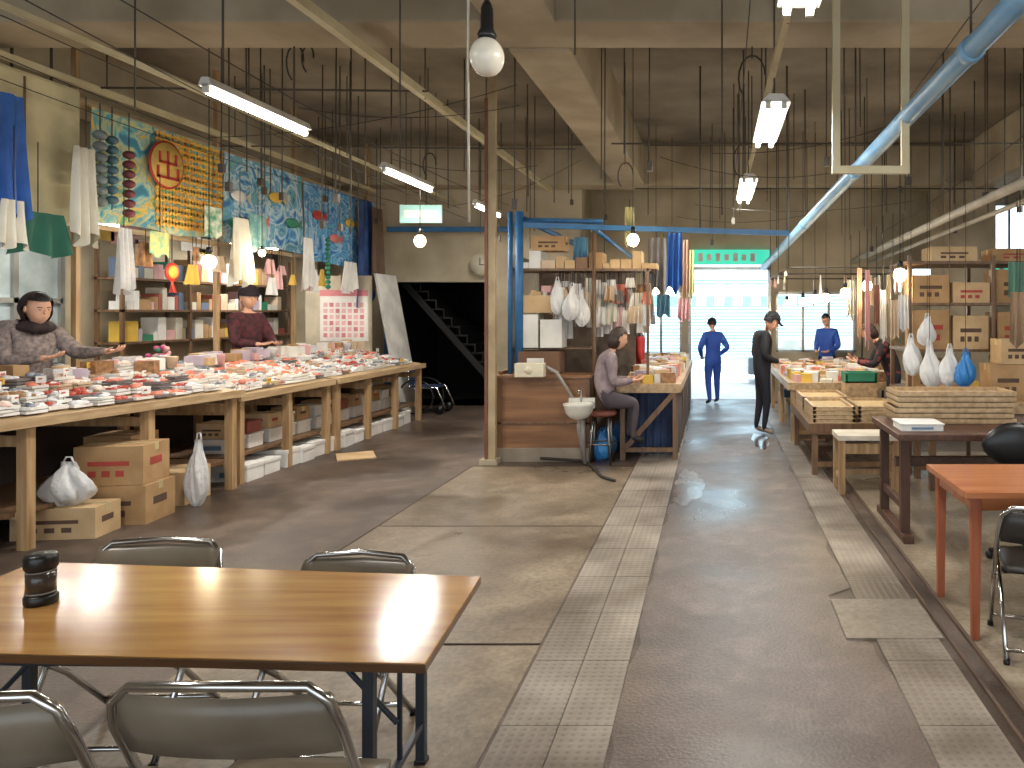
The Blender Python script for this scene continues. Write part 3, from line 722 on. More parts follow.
for s in (-.22,.22):
    b.tube([c+Vector((-.3,s,.85)),c+Vector((-.15,s,.85)),c+Vector((-.12,s,.45)),c+Vector((.35,s,.45)),c+Vector((.5,s,.1))],.013,chrome)
    b.tube([c+Vector((.38,s,.08)),c+Vector((.38,s+.03,.08))],.08,black,n=12)
ns_=M('navy_seat',(40,60,100),.7)
b.box(c+Vector((.1,0,.46)),(.45,.42,.04),ns_);b.box(c+Vector((-.13,0,.68)),(.03,.42,.36),ns_);b.build()
b=MB('blue_stair_post');b.bx(ox0-.1,ox0+.02,13.9,13.99,0,2.35,blue);b.build()
# ---------------------------------------------------------------- kiosk (centre)
kd=8.9;kx0,kx1=X(497,kd),X(590,kd)
e=empty('market_kiosk')
b=MB('counter_panel');b.bx(kx0,kx1,kd,kd+.05,.03,.98,plyw);b.bx(kx0,kx0+.05,kd-.02,kd,.03,.98,oldw);b.bx(kx1-.05,kx1,kd-.02,kd,.03,.98,oldw);b.bx(kx0,kx1,kd-.02,kd,.44,.46,oldw)
b.bx(kx0-.02,kx1+.02,kd-.04,kd+.4,.98,1.01,plyw);b.bx(kx0,kx1,kd-.03,kd+.0,.0,.16,M('concrete_base',(150,138,122),.8));b.build(parent=e)
b=MB('side_panels');b.bx(kx0,kx0+.04,kd+.05,13.5,0,1.05,plyw);b.bx(kx1-.04,kx1,kd+.05,kd+.5,0,.98,plyw);b.build(parent=e)
b=MB('steel_post');b.bx(X(487,8.8),X(490,8.8),8.7,8.8,0,4.2,M('red_brown_paint',(124,80,58),.6));b.bx(X(490,8.8),X(497,8.8),8.72,8.8,0,4.7,M('post_tan',(190,172,138),.6,(164,144,112)));b.box((X(491,8.8),8.76,.03),(.2,.18,.06),cream);b.build(parent=e)
b=MB('blue_frame')
for u in (508,517): b.tube([(X(u,9),9.1,1.01),(X(u,9),9.1,2.95)],.05 if u==517 else .03,blue,n=10)
zb=Zv(228,9)
b.beam((X(385,13.6),13.7,3.24),(X(510,13.6)+0,13.7,3.24),.06,.09,blue)
b.beam((X(512,9),9.12,zb+.05),(X(790,9),9.12,zb-.05),.06,.06,blue);b.tube([(X(512,9),9.2,zb+.12),(X(600,9),9.2,zb+.1)],.03,blue)
b.tube([(X(515,9),9.12,2.9),(X(515,9),13.7,2.9)],.04,blue);b.tube([(X(592,9),9.12,2.75),(X(592,9),13.9,2.7)],.03,blue)
for x in (X(592,9),-.5):
    for y in (9.15,13.8): b.tube([(x,y,0 if x<-1 else 2.7),(x,y,2.76)],.025,oldw)
b.tube([(X(788,9),9.12,zb-.05),(X(788,9),9.12,4.7)],.01,rod);b.tube([(X(700,9),9.12,zb-.02),(X(700,9),9.12,4.7)],.01,rod);b.build(parent=e)
b=MB('back_board');b.bx(kx0+.04,kx0+.08,9.3,13.5,1.05,2.45,M('kiosk_board',(176,166,146),.7));b.bx(kx0+.1,kx1+.35,10.6,10.64,0,2.4,M('kiosk_board_dark',(128,112,96),.8,(90,76,66),ns=6));b.build(parent=e)
b=MB('shelves')
zs=Zv(268,9.1)
b.bx(kx0+.1,X(652,9.3),9.15,9.75,zs-.03,zs,oldw);b.bx(kx0+.1,kx1-.05,9.2,9.6,1.32-.02,1.32,oldw)
b.bx(X(650,9.3)-.03,X(650,9.3),9.15,9.2,0.9,zs,oldw)
b.build(parent=e)
b=MB('shelf_goods')
x=kx0+.2
while x<X(645,9.3):
    w=R(.08,.2);h=R(.06,.22);b.bx(x,x+w-.01,9.25,9.6,zs,zs+h,random.choice([card,card2,beige,plast,M('pack_brown',(140,108,84),.7)]));x+=w
b.build(parent=e)
b=MB('hanging_goods')
for i in range(80):
    x=R(kx1-.55,X(650,9.5));y=R(9.15,9.7);z=zs-.06-R(0,.4);h=R(.1,.36);w=R(.03,.08)
    b.sheet((x-w,y,z-.05),(x+w,y,z-.05),h,random.choice([bagm,bagm,clothw,plast,pink,fishb,beige,bagm,M('grey_glove',(130,124,120),.8),fishp]),nf=2,taper=1.4,fold=.02);b.tube([(x,y,z-.05),(x,y,zs)],.004,cable,n=5)
b.build(parent=e)
b=MB('counter_boxes')
b.bx(X(517,9.1),X(538,9.1),9.1,9.4,1.32,1.72,plast);b.bx(X(540,9.1),X(562,9.1),9.1,9.4,1.32,1.66,plast);b.bx(X(519,9.1),X(560,9.1),9.05,9.38,1.01,1.28,M('brown_box_dark',(120,88,64),.7))
b.bx(X(522,9.1),X(552,9.1),9.1,9.4,1.74,1.95,card2);b.bx(X(528,9.1),X(545,9.1),9.04,9.05,1.1,1.2,white)
for i in range(12): x=R(X(518,9.1),X(560,9.1));b.box((x,9.25,1.72+R(0,.35)),(R(.05,.12),.1,R(.05,.15)),random.choice([plast,beige,card2,pink]))
b.build(.006,parent=e)
b=MB('power_meter_box');iv=M('ivory_plastic',(222,214,188),.5);b.bx(X(516,8.8),X(545,8.8),8.72,8.86,1.0,1.16,iv);b.ball((X(530,8.8),8.72,1.08),.045,iv);b.build(.01,parent=e)
carton('cardboard_box',(X(548,9.3),9.45,zs+.225),(.4,.3,.18),0,card);
b=MB('wash_basin')
c=Vector((X(578,8.5),8.55,.60));porc=M('porcelain',(236,234,224),.15)
b.T=Matrix.Translation(c)@Matrix.Diagonal((1,1.1,1,1))
b.lathe((0,0,0),[(.05,-.06),(.11,-.03),(.15,.02),(.17,.1),(.18,.12),(.155,.12),(.12,.04),(.04,.02)],porc,n=28)
b.T=None
b.bx(c.x-.15,c.x+.15,8.74,8.82,.64,.76,porc)
b.tube([c+Vector((0,.15,.12)),c+Vector((0,.15,.26)),c+Vector((0,.05,.29)),c+Vector((0,-.02,.24))],.012,chrome)
gp=M('grey_pipe',(160,156,150),.5)
b.tube([c+Vector((0,0,-.04)),c+Vector((0,0,-.18)),c+Vector((0,.08,-.26)),c+Vector((.05,.12,-.58))],.022,gp)
b.tube([(c.x-.5,8.84,1.15),(c.x-.3,8.8,1.05),(c.x-.2,8.78,.9),(c.x-.1,8.76,.75)],.02,gp)
b.tube([(c.x-.5,8.84,.05),(c.x-.02,8.84,.02),(c.x+.08,8.7,.02),(c.x+.2,8.4,.02),(c.x+.34,8.0,.02),(c.x+.5,7.8,.02)],.016,cable)
b.tube([(c.x,8.84,.0),(c.x,8.84,.65)],.025,gp)
b.build()
def goods_table(name,x0,x1,y0,y1,z,leg=palez,top=palew,cross=True):
    b=MB(name);b.bx(x0,x1,y0,y1,z-.04,z,top);b.bx(x0,x1,y0-.02,y0,z-.1,z,top);b.bx(x0-.02,x0,y0,y1,z-.1,z,top);b.bx(x1,x1+.02,y0,y1,z-.1,z,top)
    n=max(2,int((y1-y0)/1.4)+1)
    for i in range(n):
        y=y0+.05+(y1-y0-.1)*i/(n-1)
        for x in (x0+.05,x1-.05): b.beam((x,y,0),(x,y,z-.04),.06,.06,leg)
        b.beam((x0+.05,y,.12),(x1-.05,y,.12),.05,.05,leg)
    if cross: b.beam((x0+.06,y0,.12),(x1-.06,y0,z-.1),.02,.06,leg)
    return b.build()
goods_table('kiosk_goods_table',-1.14,-.42,8.95,13.6,.9,leg=oldw)
packs=[styro,plast,pink,card2,fishp,beige,plast,card,lav,clothw,film,styro,yellow,M('pack_peach',(226,198,168),.6),fishb]
b=MB('packaged_goods_display')
def pile(b,x0,x1,y0,y1,z,n,mats,smin=.08,smax=.2,hmax=.12):
    for i in range(n):
        x=R(x0+smax/2,x1-smax/2);y=R(y0+smax/2,y1-smax/2);h=R(.03,hmax)
        b.box((x,y,z+h/2),(R(smin,smax),R(smin,smax),h),random.choice(mats),rz=R(-.3,.3))
pile(b,-1.14,-.42,8.95,13.6,.9,220,packs,hmax=.16)
b.build()
b=MB('under_table_curtain');b.sheet((-1.05,9.2,.84),(-.5,9.2,.84),.8,M('navy_sheet',(44,64,100),.7,(30,44,74)),nf=6);b.sheet((-.46,9.1,.8),(-.46,13.4,.8),.76,M('grey_sheet',(90,86,86),.8),nf=14,nu=90,ax=(1,0,0),fold=.02);b.build()
for i in range(3): bag('blue_plastic_bag',(-1.36+.05*i,9.0+i*.3,.0),.15,.34,bagb)
def hangf(name,u0,u1,v0,v1,d,m,fold=.03,top=None):
    b=MB(name);b.sheet(P(u0,v0,d),P(u1,v0,d),(v1-v0)*d/F,m,fold=fold,nf=3,taper=1.1,jag=.08)
    c=P((u0+u1)/2,v0,d);b.tube([c,(c.x,c.y,top or max(c.z+.1,2.8))],.005,cable,n=5);return b.build()
peach=M('peach_cloth',(224,188,158),.7);lemon=M('lemon_cloth',(224,214,156),.7);aqua=M('aqua_cloth',(110,160,184),.7)
hangf('hanging_blue_tarp',667,682,233,290,9.6,tarpb,.05);hangf('hanging_grey_cloth',648,666,238,292,9.8,M('grey_cloth',(136,130,124),.8))
hangf('hanging_orange_cloth',679,689,240,296,10,peach);hangf('hanging_yellow_cloth',686,694,250,296,11,lemon)
hangf('hanging_blue_towel',657,670,294,316,10.2,aqua);hangf('hanging_pink_cloth',678,689,298,320,11,pink)
hangf('hanging_yellow_cloth',625,634,207,245,9.3,lemon);hangf('hanging_blue_towel',574,588,237,262,9.5,aqua)
for i,(u,v,d) in enumerate([(558,314,9.05),(570,320,8.98),(582,326,9.05),(640,330,10),(628,320,10)]):
    p=P(u,v,d);bag('white_plastic_bag',p,.1,.4,top=2.25)
b=MB('wall_clock');c=P(481,265,13.9);b.tube([c,c+Vector((0,-.05,0))],.2,creamp,n=24);b.tube([c+Vector((0,-.05,0)),c+Vector((0,-.06,0))],.17,M('clock_face',(214,206,184),.6),n=24)
b.box(c+Vector((0,-.065,.06)),(.015,.01,.13),black);b.box(c+Vector((.04,-.065,0)),(.1,.01,.015),black);b.build()
# ---------------------------------------------------------------- right side
b=MB('orange_dining_table')
zt=.8;b.bx(1.32,3.2,4.0,4.75,zt-.035,zt,orangew);b.bx(1.4,3.1,4.05,4.08,zt-.11,zt-.035,orangew);b.bx(1.4,3.1,4.67,4.7,zt-.11,zt-.035,orangew);b.bx(1.37,1.4,4.05,4.7,zt-.11,zt-.035,orangew)
oz_=wood('orange_leg',(168,96,62),(144,76,46),'z')
for x in (1.39,3.12):
    for y in (4.06,4.68): b.hexa([(x-.02,y-.02,0),(x+.02,y-.02,0),(x+.02,y+.02,0),(x-.02,y+.02,0),(x-.028,y-.028,zt-.04),(x+.028,y-.028,zt-.04),(x+.028,y+.028,zt-.04),(x-.028,y+.028,zt-.04)],oz_)
b.build(.004)
folding_chair((1.72,3.95,0),-.25,w=.5,h=.78,pad=M('dark_vinyl',(60,56,54),.4))
b=MB('dark_wooden_table');zt=.83
b.bx(1.38,3.5,5.7,6.7,zt-.05,zt,darkw);dz_=wood('dark_leg',(88,58,42),(64,40,30),'z')
for x in (1.46,3.4):
    for y in (5.85,6.55): b.beam((x,y,.05),(x,y,zt-.05),.07,.07,dz_)
    b.beam((x,5.72,.03),(x,6.68,.03),.08,.06,dz_);b.beam((x,5.85,.25),(x,6.55,.25),.04,.06,dz_)
b.bx(1.46,3.4,6.15,6.2,.5,.58,darkw);b.build(.006)
b=MB('stacked_wooden_trays')
for i in range(6):
    z=.83+i*.045;o=R(-.02,.02);c=(1.98+o,6.45);w,d_=.96,.42
    b.bx(c[0]-w/2,c[0]+w/2,c[1]-d_/2,c[1]+d_/2,z,z+.008,palew)
    for s in (-1,1):
        b.bx(c[0]-w/2,c[0]+w/2,c[1]+s*d_/2-.008,c[1]+s*d_/2+.008,z+.008,z+.04,palew);b.bx(c[0]+s*w/2-.008,c[0]+s*w/2+.008,c[1]-d_/2,c[1]+d_/2,z+.008,z+.04,palew)
b.build()
foam('styrofoam_tray',(1.6,6.0,.83),(.34,.3,.06))
b=MB('black_office_chair');c=Vector((2.15,5.45,0))
b.ball(c+Vector((0,0,.8)),(.21,.05,.16),black,seg=18,rings=10,fn=lambda d,q:Vector((q.x*(1.15-.15*abs(d.z)),q.y,q.z)))
b.ball(c+Vector((0,-.22,.47)),(.23,.23,.06),black,seg=18,rings=8)
b.tube([c+Vector((0,.04,.7)),c+Vector((0,.0,.44)),c+Vector((0,-.2,.42))],.02,black);b.tube([c+Vector((0,-.2,.42)),c+Vector((0,-.2,.1))],.025,chrome)
for i in range(5):
    t=i*1.2566;v_=Vector((math.cos(t)*.25,math.sin(t)*.25-.2,.06));b.tube([c+Vector((0,-.2,.12)),c+v_],.018,black);b.ball(c+v_+Vector((0,0,-.03)),.03,black,seg=8,rings=6)
b.build()
b=MB('wooden_bench_stool');x0,x1,y0,y1=X(838,7.27),X(900,7.27),7.25,7.65;zt=.52
b.bx(x0,x1,y0,y1,zt,zt+.05,M('white_board_top',(218,210,194),.6));
for x in (x0+.04,x1-.04):
    for y in (y0+.04,y1-.04): b.beam((x,y,0),(x,y,zt),.06,.06,palez)
    b.beam((x,y0+.04,.15),(x,y1-.04,.15),.03,.05,palez)
b.beam((x0+.04,y0+.04,.44),(x1-.04,y0+.04,.44),.03,.1,palez);b.beam((x0+.04,y1-.04,.15),(x1-.04,y1-.04,.15),.03,.05,palez);b.build(.004)
goods_table('low_display_table',1.02,2.02,8.1,10.0,.56,cross=False,leg=oldw,top=oldw)
b=MB('stacked_drying_frames');mat_=M('woven_mat',(206,184,142),.8,(176,150,108),ns=50)
for k in range(4):
    z=.56+k*.045
    for (x0,x1,y0,y1) in ((1.05,1.5,8.12,9.0),(1.54,2.0,8.15,9.0),(1.05,1.6,9.1,9.9)):
        b.bx(x0,x1,y0,y1,z,z+.01,mat_)
        for s in (x0,x1-.03): b.bx(s,s+.03,y0,y1,z+.01,z+.04,palew)
        for s in (y0,y1-.03): b.bx(x0,x1,s,s+.03,z+.01,z+.04,palew)
b.build()
goods_table('display_table',1.0,2.6,10.2,13.8,.8,cross=False)
b=MB('packaged_goods_display');pile(b,1.0,2.6,10.2,13.8,.8,280,packs,hmax=.15);b.build()
b=MB('under_table_boxes')
for i in range(10): b.bx(1.12,1.5,10.35+i*.33,10.62+i*.33,0,R(.25,.5),random.choice([card,card2,styro,M('shade_blue_crate',(70,100,130),.6)]))
b.build()
b=MB('green_plastic_crate');c=P(876,382,9.6)
gx=1.82
z=c.z
b.bx(gx-.2,gx+.2,9.45,9.75,.56,z,palew);b.bx(gx-.2,gx+.2,9.45,9.75,z,z+.02,green)
for s in (-.19,.17): b.bx(gx+s,gx+s+.02,9.45,9.75,z,z+.13,green)
for y in (9.45,9.73): b.bx(gx-.2,gx+.2,y,y+.02,z,z+.13,green)
b.bx(gx-.21,gx+.21,9.44,9.46,z+.11,z+.13,green);b.build()
goods_table('stall_back_counter',2.08,3.9,7.4,8.05,.86,leg=oldw,cross=False)
b=MB('stall_rack')
for x in (2.1,3.0,3.95):
    for y in (8.2,9.0): b.beam((x,y,0),(x,y,2.36),.04,.04,oldw)
for z in (.9,1.35,1.85,2.3): b.bx(2.07,3.98,8.18,9.02,z-.03,z,oldw)
b.build()
for (x,y,z,sz,m) in [(2.34,8.38,1.35,(.4,.36,.42),card),(2.76,8.38,1.35,(.38,.36,.36),card2),(3.25,8.4,1.35,(.4,.36,.4),card),(3.7,8.4,1.35,(.4,.36,.44),card2),
    (2.34,8.4,1.85,(.4,.35,.3),card),(2.77,8.4,1.85,(.4,.36,.22),card2),(3.25,8.4,1.85,(.42,.36,.36),card),(3.7,8.4,1.85,(.38,.35,.3),card),
    (2.6,8.45,2.3,(.5,.4,.16),card2),(3.3,8.45,2.3,(.55,.4,.14),card),(2.34,8.4,.9,(.38,.36,.33),card),(3.3,8.4,.9,(.42,.36,.36),card),
    (2.95,7.8,.86,(.36,.34,.36),card),(3.4,7.8,.86,(.4,.34,.22),plast),(3.4,7.8,1.083,(.4,.34,.2),plast),(3.05,7.8,1.225,(.34,.3,.25),card2),(3.45,7.8,1.29,(.3,.3,.3),card)]:
    carton('cardboard_box',(x,y,z),sz,R(-.03,.03),m)
b=MB('small_packages_on_counter');pile(b,2.12,2.75,7.42,8.0,.86,24,packs,hmax=.2);b.build()
for (u,v,d,m,h) in [(913,375,7.3,bagm,.36),(932,388,7.2,bagm,.42),(949,386,7.15,bagm,.36),(964,387,7.1,bagb,.33),(926,345,7.4,bagm,.28)]:
    p=P(u,v,d);bag('plastic_bag',p,.1,h,m,top=2.9)
for (u0,u1,v0,v1,d,m) in [(857,862,268,340,9.8,peach),(865,870,270,345,9.5,pink),(874,879,285,325,9.3,M('brick_cloth',(160,110,94),.8)),(847,855,280,318,10.4,clothw),(898,908,295,330,8.1,bagm),
     (1008,1026,262,300,7.,M('green_sheet',(96,140,120),.7)),(1010,1030,292,345,6.8,M('tan_sheet',(150,124,98),.8)),(888,898,300,338,8.1,beige),(880,886,290,340,8.3,plast)]:
    hangf('hanging_packaging',u0,u1,v0,v1,d,m,.02)
goods_table('side_counter',4.2,5.6,6.4,9.5,.9,leg=oldw,cross=False)
for (x,y) in ((4.5,6.8),(5.0,6.8),(4.5,7.5),(5.1,7.6)): carton('cardboard_box',(x,y,.9),(.42,.42,.4),R(-.1,.1),random.choice([card,card2,plast]))
b=MB('stall_canopy_frame')
for y in (10.3,12.,13.7): b.tube([(1.0,y,2.35),(2.7,y,2.35)],.012,rod);b.tube([(2.65,y,0),(2.65,y,2.35)],.02,rod);b.tube([(1.0,y,2.35),(1.0,y,4.7)],.006,rod)
b.tube([(1.0,10.3,2.35),(1.0,13.7,2.35)],.01,rod);b.tube([(2.7,10.3,2.35),(2.7,13.7,2.35)],.012,rod)
for i in range(34):
    x=random.choice([2.7,2.7,1.0]) if i%3 else R(1,2.6);y=R(10.4,13.6);
    if 1.05<x<2.65: y=random.choice([12.,13.7])
    w=R(.03,.07);b.sheet((x,y-w,2.33),(x,y+w,2.33),R(.2,.5) if x>1.5 else R(.06,.2),random.choice([pink,plast,bagm,lemon,clothw,peach,beige]),nf=2,ax=(1,0,0),fold=.015)
b.build()
# ---------------------------------------------------------------- people
def hand(b,wr,dr,side,m,up=(0,0,1)):
    dr=Vector(dr).normalized();z=-dr;x=Vector(up).cross(z)
    if x.length<.2: x=Vector((1,0,0)).cross(z) if abs(z.x)<.9 else Vector((0,1,0)).cross(z)
    x.normalize();y=z.cross(x)
    Rm=Matrix((x,y,z)).transposed().to_4x4();old=b.T
    T=Matrix.Translation(wr)@Rm;b.T=(old@T) if old else T
    b.ball((0,0,-.045),(.036,.015,.052),m,seg=12,rings=8)
    b.tube([(0,0,.03),(0,0,-.02)],[.027,.024],m,n=8)
    for i,(fx,L) in enumerate([(-.028,.062),(-.009,.072),(.010,.068),(.028,.052)]):
        b.tube([(fx*.8,0,-.07),(fx,.003,-.09),(fx*1.05,.014,-.09-L*.45),(fx*1.02,.032,-.09-L*.75),(fx,.045,-.09-L*.85)],[.009,.009,.008,.0075,.005],m,n=6)
    b.tube([(-side*.02,.004,-.02),(-side*.042,.012,-.045),(-side*.052,.022,-.07),(-side*.05,.03,-.09)],[.013,.011,.009,.006],m,n=6)
    b.T=old
def person(name,loc,yaw,sc=1,J={},top=None,bot=None,shoe=None,hair=None,style='short',hp=0,hy=0,hat=None,fat=1.,hs=1.):
    top=top or black;bot=bot or black;shoe=shoe or black;hair=hair or hairm
    D={'pel':(0,0,.92),'sp':(0,0,1.07),'ch':(0,0,1.24),'uc':(0,-.01,1.39),'nk':(0,.0,1.48),'hd':(0,.02,1.56)}
    for s,c in ((1,'R'),(-1,'L')):
        D['sh'+c]=(s*.165,0,1.4);D['el'+c]=(s*.225,-.03,1.13);D['wr'+c]=(s*.23,.06,.9)
        D['hi'+c]=(s*.09,0,.84);D['kn'+c]=(s*.1,.02,.48);D['an'+c]=(s*.1,-.02,.09);D['to'+c]=(s*.12,.14,.035)
    D.update(J)
    rad={'pel':.135,'sp':.125,'ch':.14,'uc':.105,'nk':.05,'hd':.045}
    for c in 'RL': rad.update({'sh'+c:.068,'el'+c:.05,'wr'+c:.034,'hi'+c:.095,'kn'+c:.065,'an'+c:.042,'to'+c:.035})
    names=list(D);ix={n:i for i,n in enumerate(names)}
    E=[('pel','sp'),('sp','ch'),('ch','uc'),('uc','nk'),('nk','hd')]
    for c in 'RL': E+=[('uc','sh'+c),('sh'+c,'el'+c),('el'+c,'wr'+c),('pel','hi'+c),('hi'+c,'kn'+c),('kn'+c,'an'+c),('an'+c,'to'+c)]
    K=.8
    me=bpy.data.meshes.new('tmp');me.from_pydata([(D[n][0],D[n][1]/K,D[n][2]) for n in names],[(ix[a],ix[c]) for a,c in E],[])
    ob=bpy.data.objects.new('tmp',me);scn.collection.objects.link(ob)
    ob.modifiers.new('s','SKIN')
    for n in names:
        sv=me.skin_vertices[0].data[ix[n]];f=fat if n in('pel','sp','ch','uc') or n[:2] in('sh','el') else (1+(fat-1)*.5 if n[:2] in ('hi','kn') else 1)
        sv.radius=(rad[n]*f,rad[n]*f);sv.use_root=(n=='pel')
    ss=ob.modifiers.new('ss','SUBSURF');ss.levels=2;ss.render_levels=2
    bpy.context.view_layer.update();dg=bpy.context.evaluated_depsgraph_get()
    m2=bpy.data.meshes.new_from_object(ob.evaluated_get(dg));bpy.data.objects.remove(ob)
    m2.name='body';m2.materials.clear()
    for m in (top,bot,shoe,skinm): m2.materials.append(m)
    seg=[(a,c) for a,c in E]
    def mat_of(a,c):
        if c in('hd',): return 3
        if c[:2]=='to': return 2
        if c[:2] in('hi','kn','an'): return 1
        return 0
    for v in m2.vertices: v.co.y*=K
    for p in m2.polygons:
        best=9;bm=0;ct=p.center
        for a,c in seg:
            A=Vector(D[a]);C=Vector(D[c]);d=C-A;t=max(0,min(1,(ct-A).dot(d)/max(1e-6,d.dot(d))))
            q=(ct-A-d*t).length
            if c[:2]=='hi': q+=.03
            if q<best: best=q;bm=mat_of(a,c)
        p.material_index=bm;p.use_smooth=True
    root=empty(name);root.location=loc;root.rotation_euler=(0,0,yaw);root.scale=(sc,sc,sc)
    bo=bpy.data.objects.new('body',m2);scn.collection.objects.link(bo);bo.parent=root
    hd=Vector(D['hd']);HT=Matrix.Translation(hd)@Matrix.Rotation(hy,4,'Z')@Matrix.Rotation(-hp,4,'X')@Matrix.Scale(hs,4)
    b=MB('head');b.T=HT
    def fn(d,q):
        k=1.
        if d.z<0: k=1-.3*(-d.z)**1.3
        y=q.y*(1 if d.y<0 else .93)+(-.0 if d.z>-.3 else .012)
        return Vector((q.x*k,y*(.6+.4*k),q.z))
    hc=Vector((0,.01,.085))
    b.ball(hc,(.074,.094,.116),skinm,seg=24,rings=16,fn=fn)
    b.ball((0,.1,.072),(.011,.014,.016),skinm,seg=10,rings=8);b.tube([(0,.096,.1),(0,.104,.078)],[.006,.009],skinm,n=8)
    eyew=M('eye_white',(200,186,176),.4)
    for s in (-1,1):
        b.ball((s*.027,.088,.092),(.011,.006,.0045),eyew,seg=10,rings=6);b.ball((s*.027,.092,.092),(.005,.003,.0042),black,seg=8,rings=6)
        b.tube([(s*.042,.084,.108),(s*.028,.094,.112),(s*.014,.095,.109)],.0025,hair,n=6)
        b.ball((s*.076,.0,.08),(.008,.018,.028),skinm,seg=10,rings=8)
    b.tube([(-.018,.089,.036),(0,.094,.036),(.018,.089,.036)],[.002,.0045,.002],M('lips',(186,116,102),.5),n=6);b.build(parent=root)
    b=MB('hair');b.T=HT
    long_=style in('bob','bun')
    def keep(d):
        if d.y>.25 and d.z<.5: return False
        if abs(d.x)>.6 and d.y>-.1 and d.z<.1: return False
        return d.z>(-.55 if long_ else -.3)
    b.ball(hc+Vector((0,-.008,.008)),(.088,.104,.122),hair,seg=28,rings=18,keep=keep)
    if style=='bob': b.ball(hc+Vector((0,-.035,-.04)),(.09,.075,.1),hair,seg=18,rings=12)
    b.build(parent=root)
    if hat=='cap':
        b=MB('cap');b.T=HT;hm=M('cap_black',(24,24,28),.8)
        b.ball(hc+Vector((0,-.004,.03)),(.094,.11,.105),hm,seg=24,rings=14,keep=lambda d:d.z>-.02)
        b.add([(-.07,.09,.12),(.07,.09,.12),(.05,.17,.105),(-.05,.17,.105),(-.07,.09,.112),(.07,.09,.112),(.05,.17,.097),(-.05,.17,.097)],[(0,1,2,3),(7,6,5,4),(0,4,5,1),(1,5,6,2),(2,6,7,3),(3,7,4,0)],hm);b.build(parent=root)
    if hat=='scarf':
        b=MB('headscarf');b.T=HT;hm=M('scarf_dark',(52,38,40),.85,(32,24,26))
        def sf(d,q):
            k=1+.04*math.sin(9*d.x+5*d.z);return Vector((q.x*k,q.y*k,q.z*(1.08 if d.z<0 else 1)))
        b.ball(hc+Vector((0,-.022,.005)),(.1,.108,.128),hm,seg=30,rings=22,fn=sf,keep=lambda d:not(d.y>.3 and -.72<d.z<.62))
        b.ball(hc+Vector((0,-.02,-.135)),(.12,.1,.055),hm,seg=24,rings=10,fn=lambda d,q:q*(1+.1*math.sin(7*math.atan2(d.y,d.x))));b.build(parent=root)
    if hat=='kerchief':
        b=MB('kerchief');b.T=HT;hm=M('kerchief_dark',(40,30,38),.85)
        b.ball(hc+Vector((0,-.006,.02)),(.095,.112,.118),hm,seg=24,rings=14,keep=lambda d:d.z>.1 or(d.y<-.1 and d.z>-.5));b.build(parent=root)
    b=MB('hands')
    for s,c in ((1,'R'),(-1,'L')):
        w=Vector(D['wr'+c]);l=Vector(D['el'+c]);hand(b,w,w-l,s,skinm)
    b.build(parent=root)
    return root
coat=M('black_coat',(24,24,30),.8,(34,34,40));jean=M('dark_trousers',(34,36,46),.8);shoeg=M('light_shoes',(170,150,130),.6)
p=P(762,435,10.8)
person('standing_man',(p.x,10.8,.01),-1.35,1.0,{'nk':(0,.05,1.46),'hd':(0,.09,1.53),'uc':(0,.02,1.38),
  'elR':(.25,-.04,1.12),'wrR':(.17,.2,1.04),'elL':(-.24,-.06,1.12),'wrL':(-.15,.18,1.02),'knR':(.09,.05,.48),'anR':(.1,.0,.09),'anL':(-.11,-.06,.09),'toL':(-.12,.09,.035),'knL':(-.1,-.0,.48)},
  top=coat,bot=jean,shoe=shoeg,hat='cap',hp=.5,fat=1.32,hs=1.1)
bw=M('blue_workwear',(52,96,196),.7,(38,76,172))
person('man_in_blue_workwear',(X(713,14.4),14.4,.0),.4,.93,{'elR':(.3,-.08,1.15),'wrR':(.17,.1,1.0),'elL':(-.31,-.06,1.15),'wrL':(-.2,.12,.98),'knR':(.12,.08,.48),'anR':(.14,.1,.09),'toR':(.15,.26,.04),'anL':(-.12,-.12,.1),'toL':(-.13,.03,.04)},top=bw,bot=bw,shoe=black,hat='cap',hp=.2,fat=1.25)
person('shopper_in_blue_jacket',(X(827,14.2),14.2,.0),2.6,.98,{'wrR':(.12,.25,1.05),'wrL':(-.12,.25,1.05)},top=bw,bot=jean,hp=.4,fat=1.2)
person('market_vendor_woman',(X(862,10.15)+.4,10.08,.0),1.5,.98,{'pel':(0,-.05,.9),'sp':(0,0,1.04),'ch':(0,.08,1.2),'uc':(0,.16,1.33),'nk':(0,.23,1.4),'hd':(0,.27,1.45),
  'shR':(.16,.15,1.33),'elR':(.22,.28,1.08),'wrR':(.1,.48,1.14),'shL':(-.16,.15,1.33),'elL':(-.22,.28,1.08),'wrL':(-.1,.5,1.12)},top=M('black_smock',(34,30,34),.8,(130,56,60),ns=12,lo=.55,hi=.6),bot=jean,style='bob',hp=.6,fat=1.2,hair=hairb)
pur=M('mauve_jacket',(156,140,142),.85,(120,106,112),ns=10)
def sit(sh=.5):
    return {'pel':(0,0,sh),'sp':(0,.02,sh+.14),'ch':(0,.05,sh+.32),'uc':(0,.09,sh+.47),'nk':(0,.12,sh+.56),'hd':(0,.16,sh+.62),
    'hiR':(.1,.08,sh-.0),'hiL':(-.1,.08,sh),'knR':(.12,.45,sh+.02),'knL':(-.12,.45,sh+.02),'anR':(.12,.42,.09),'anL':(-.12,.42,.09),'toR':(.13,.57,.035),'toL':(-.13,.57,.035),
    'shR':(.165,.08,sh+.47),'shL':(-.165,.08,sh+.47),'elR':(.22,.1,sh+.2),'elL':(-.22,.1,sh+.2),'wrR':(.14,.34,sh+.22),'wrL':(-.12,.34,sh+.22)}
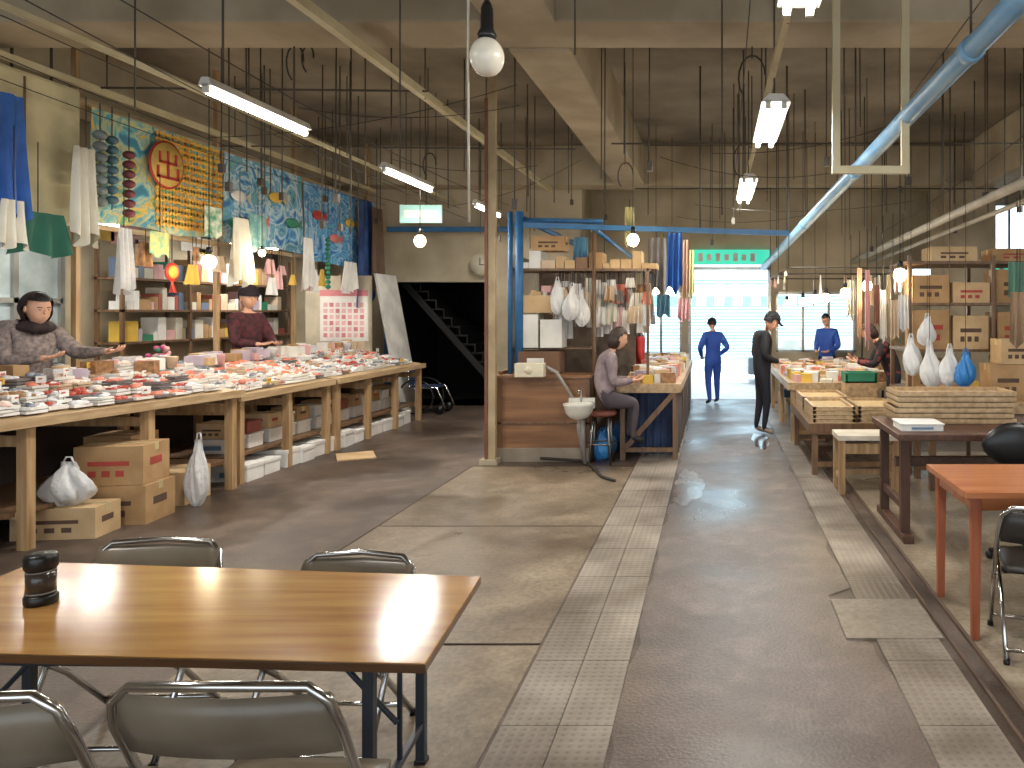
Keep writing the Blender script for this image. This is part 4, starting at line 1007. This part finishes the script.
person('seated_kiosk_vendor',(X(603,8.9)-.0,8.78,.0),-1.25,1.0,sit(.74)|{'knR':(.12,.38,.70),'knL':(-.12,.38,.70),'anR':(.12,.34,.3),'anL':(-.12,.34,.3),'toR':(.13,.48,.26),'toL':(-.13,.48,.26)},top=pur,bot=M('mauve_trousers',(84,76,84),.8),style='bob',hp=.35,fat=1.28,hair=hairb,hs=1.08)
b=MB('vendor_stool');c=Vector((X(603,8.9),8.78,0));b.lathe(c+Vector((0,0,.56)),[(.17,0),(.18,.02),(.17,.05)],M('stool_red',(120,66,54),.6),n=20)
for i in range(4):
    t=i*1.57+.78;b.tube([c+Vector((.12*math.cos(t),.12*math.sin(t),.57)),c+Vector((.17*math.cos(t),.17*math.sin(t),0))],.015,steel)
b.tube([c+Vector((.155*math.cos(t),.155*math.sin(t),.24)) for t in [i*.5236 for i in range(12)]],.01,steel,closed=True);b.build()
person('vendor_in_red',(X(643,11.6)-.1,11.7,.0),-1.2,.98,{},top=M('red_jacket',(200,60,60),.8),bot=jean,hp=.4,fat=1.2,hat='kerchief')
person('vendor_woman_in_headscarf',(-6.32,6.98,.12),-1.85,1.05,{'uc':(0,.04,1.33),'nk':(0,.08,1.42),'hd':(0,.11,1.48),'ch':(0,.02,1.2),'elL':(-.28,.2,1.18),'wrL':(-.34,.48,1.2),'elR':(.25,.1,1.13),'wrR':(.1,.36,1.16)}
   ,top=M('grey_knit',(150,136,132),.9,(104,94,92),ns=30),bot=jean,hat='scarf',hp=.15,hy=-.1,fat=1.45,hs=1.18)
person('vendor_woman_in_kerchief',(-6.25,10.15,.12),-1.95,1.1,{'wrR':(.12,.35,1.1),'elR':(.24,.12,1.12),'wrL':(-.12,.35,1.1),'elL':(-.24,.12,1.12)},top=M('maroon_smock',(92,40,46),.85,(46,26,32),ns=16),bot=jean,hat='kerchief',hp=.12,hy=-.3,fat=1.35,hs=1.18)
# ---------------------------------------------------------------- lighting / camera
w=bpy.data.worlds.new('World');scn.world=w;w.use_nodes=True
bg=w.node_tree.nodes['Background'];bg.inputs[0].default_value=(.84,.92,1,1);bg.inputs[1].default_value=2.3
su=bpy.data.lights.new('sun','SUN');su.energy=14;su.angle=.02;su.color=(1,.98,.95)
o=bpy.data.objects.new('sun',su);o.rotation_euler=(math.radians(38),0,math.radians(-12));scn.collection.objects.link(o)
cd=bpy.data.cameras.new('camera');cd.sensor_width=36;cd.lens=F/1024*36;cd.shift_x=-(U0-512)/1024;cd.shift_y=-(384-V0)/1024;cd.clip_start=.05
co=bpy.data.objects.new('camera',cd);co.location=(0,0,H);co.rotation_euler=(math.pi/2,0,0);scn.collection.objects.link(co);scn.camera=co
scn.view_settings.view_transform='Standard';scn.view_settings.exposure=.12
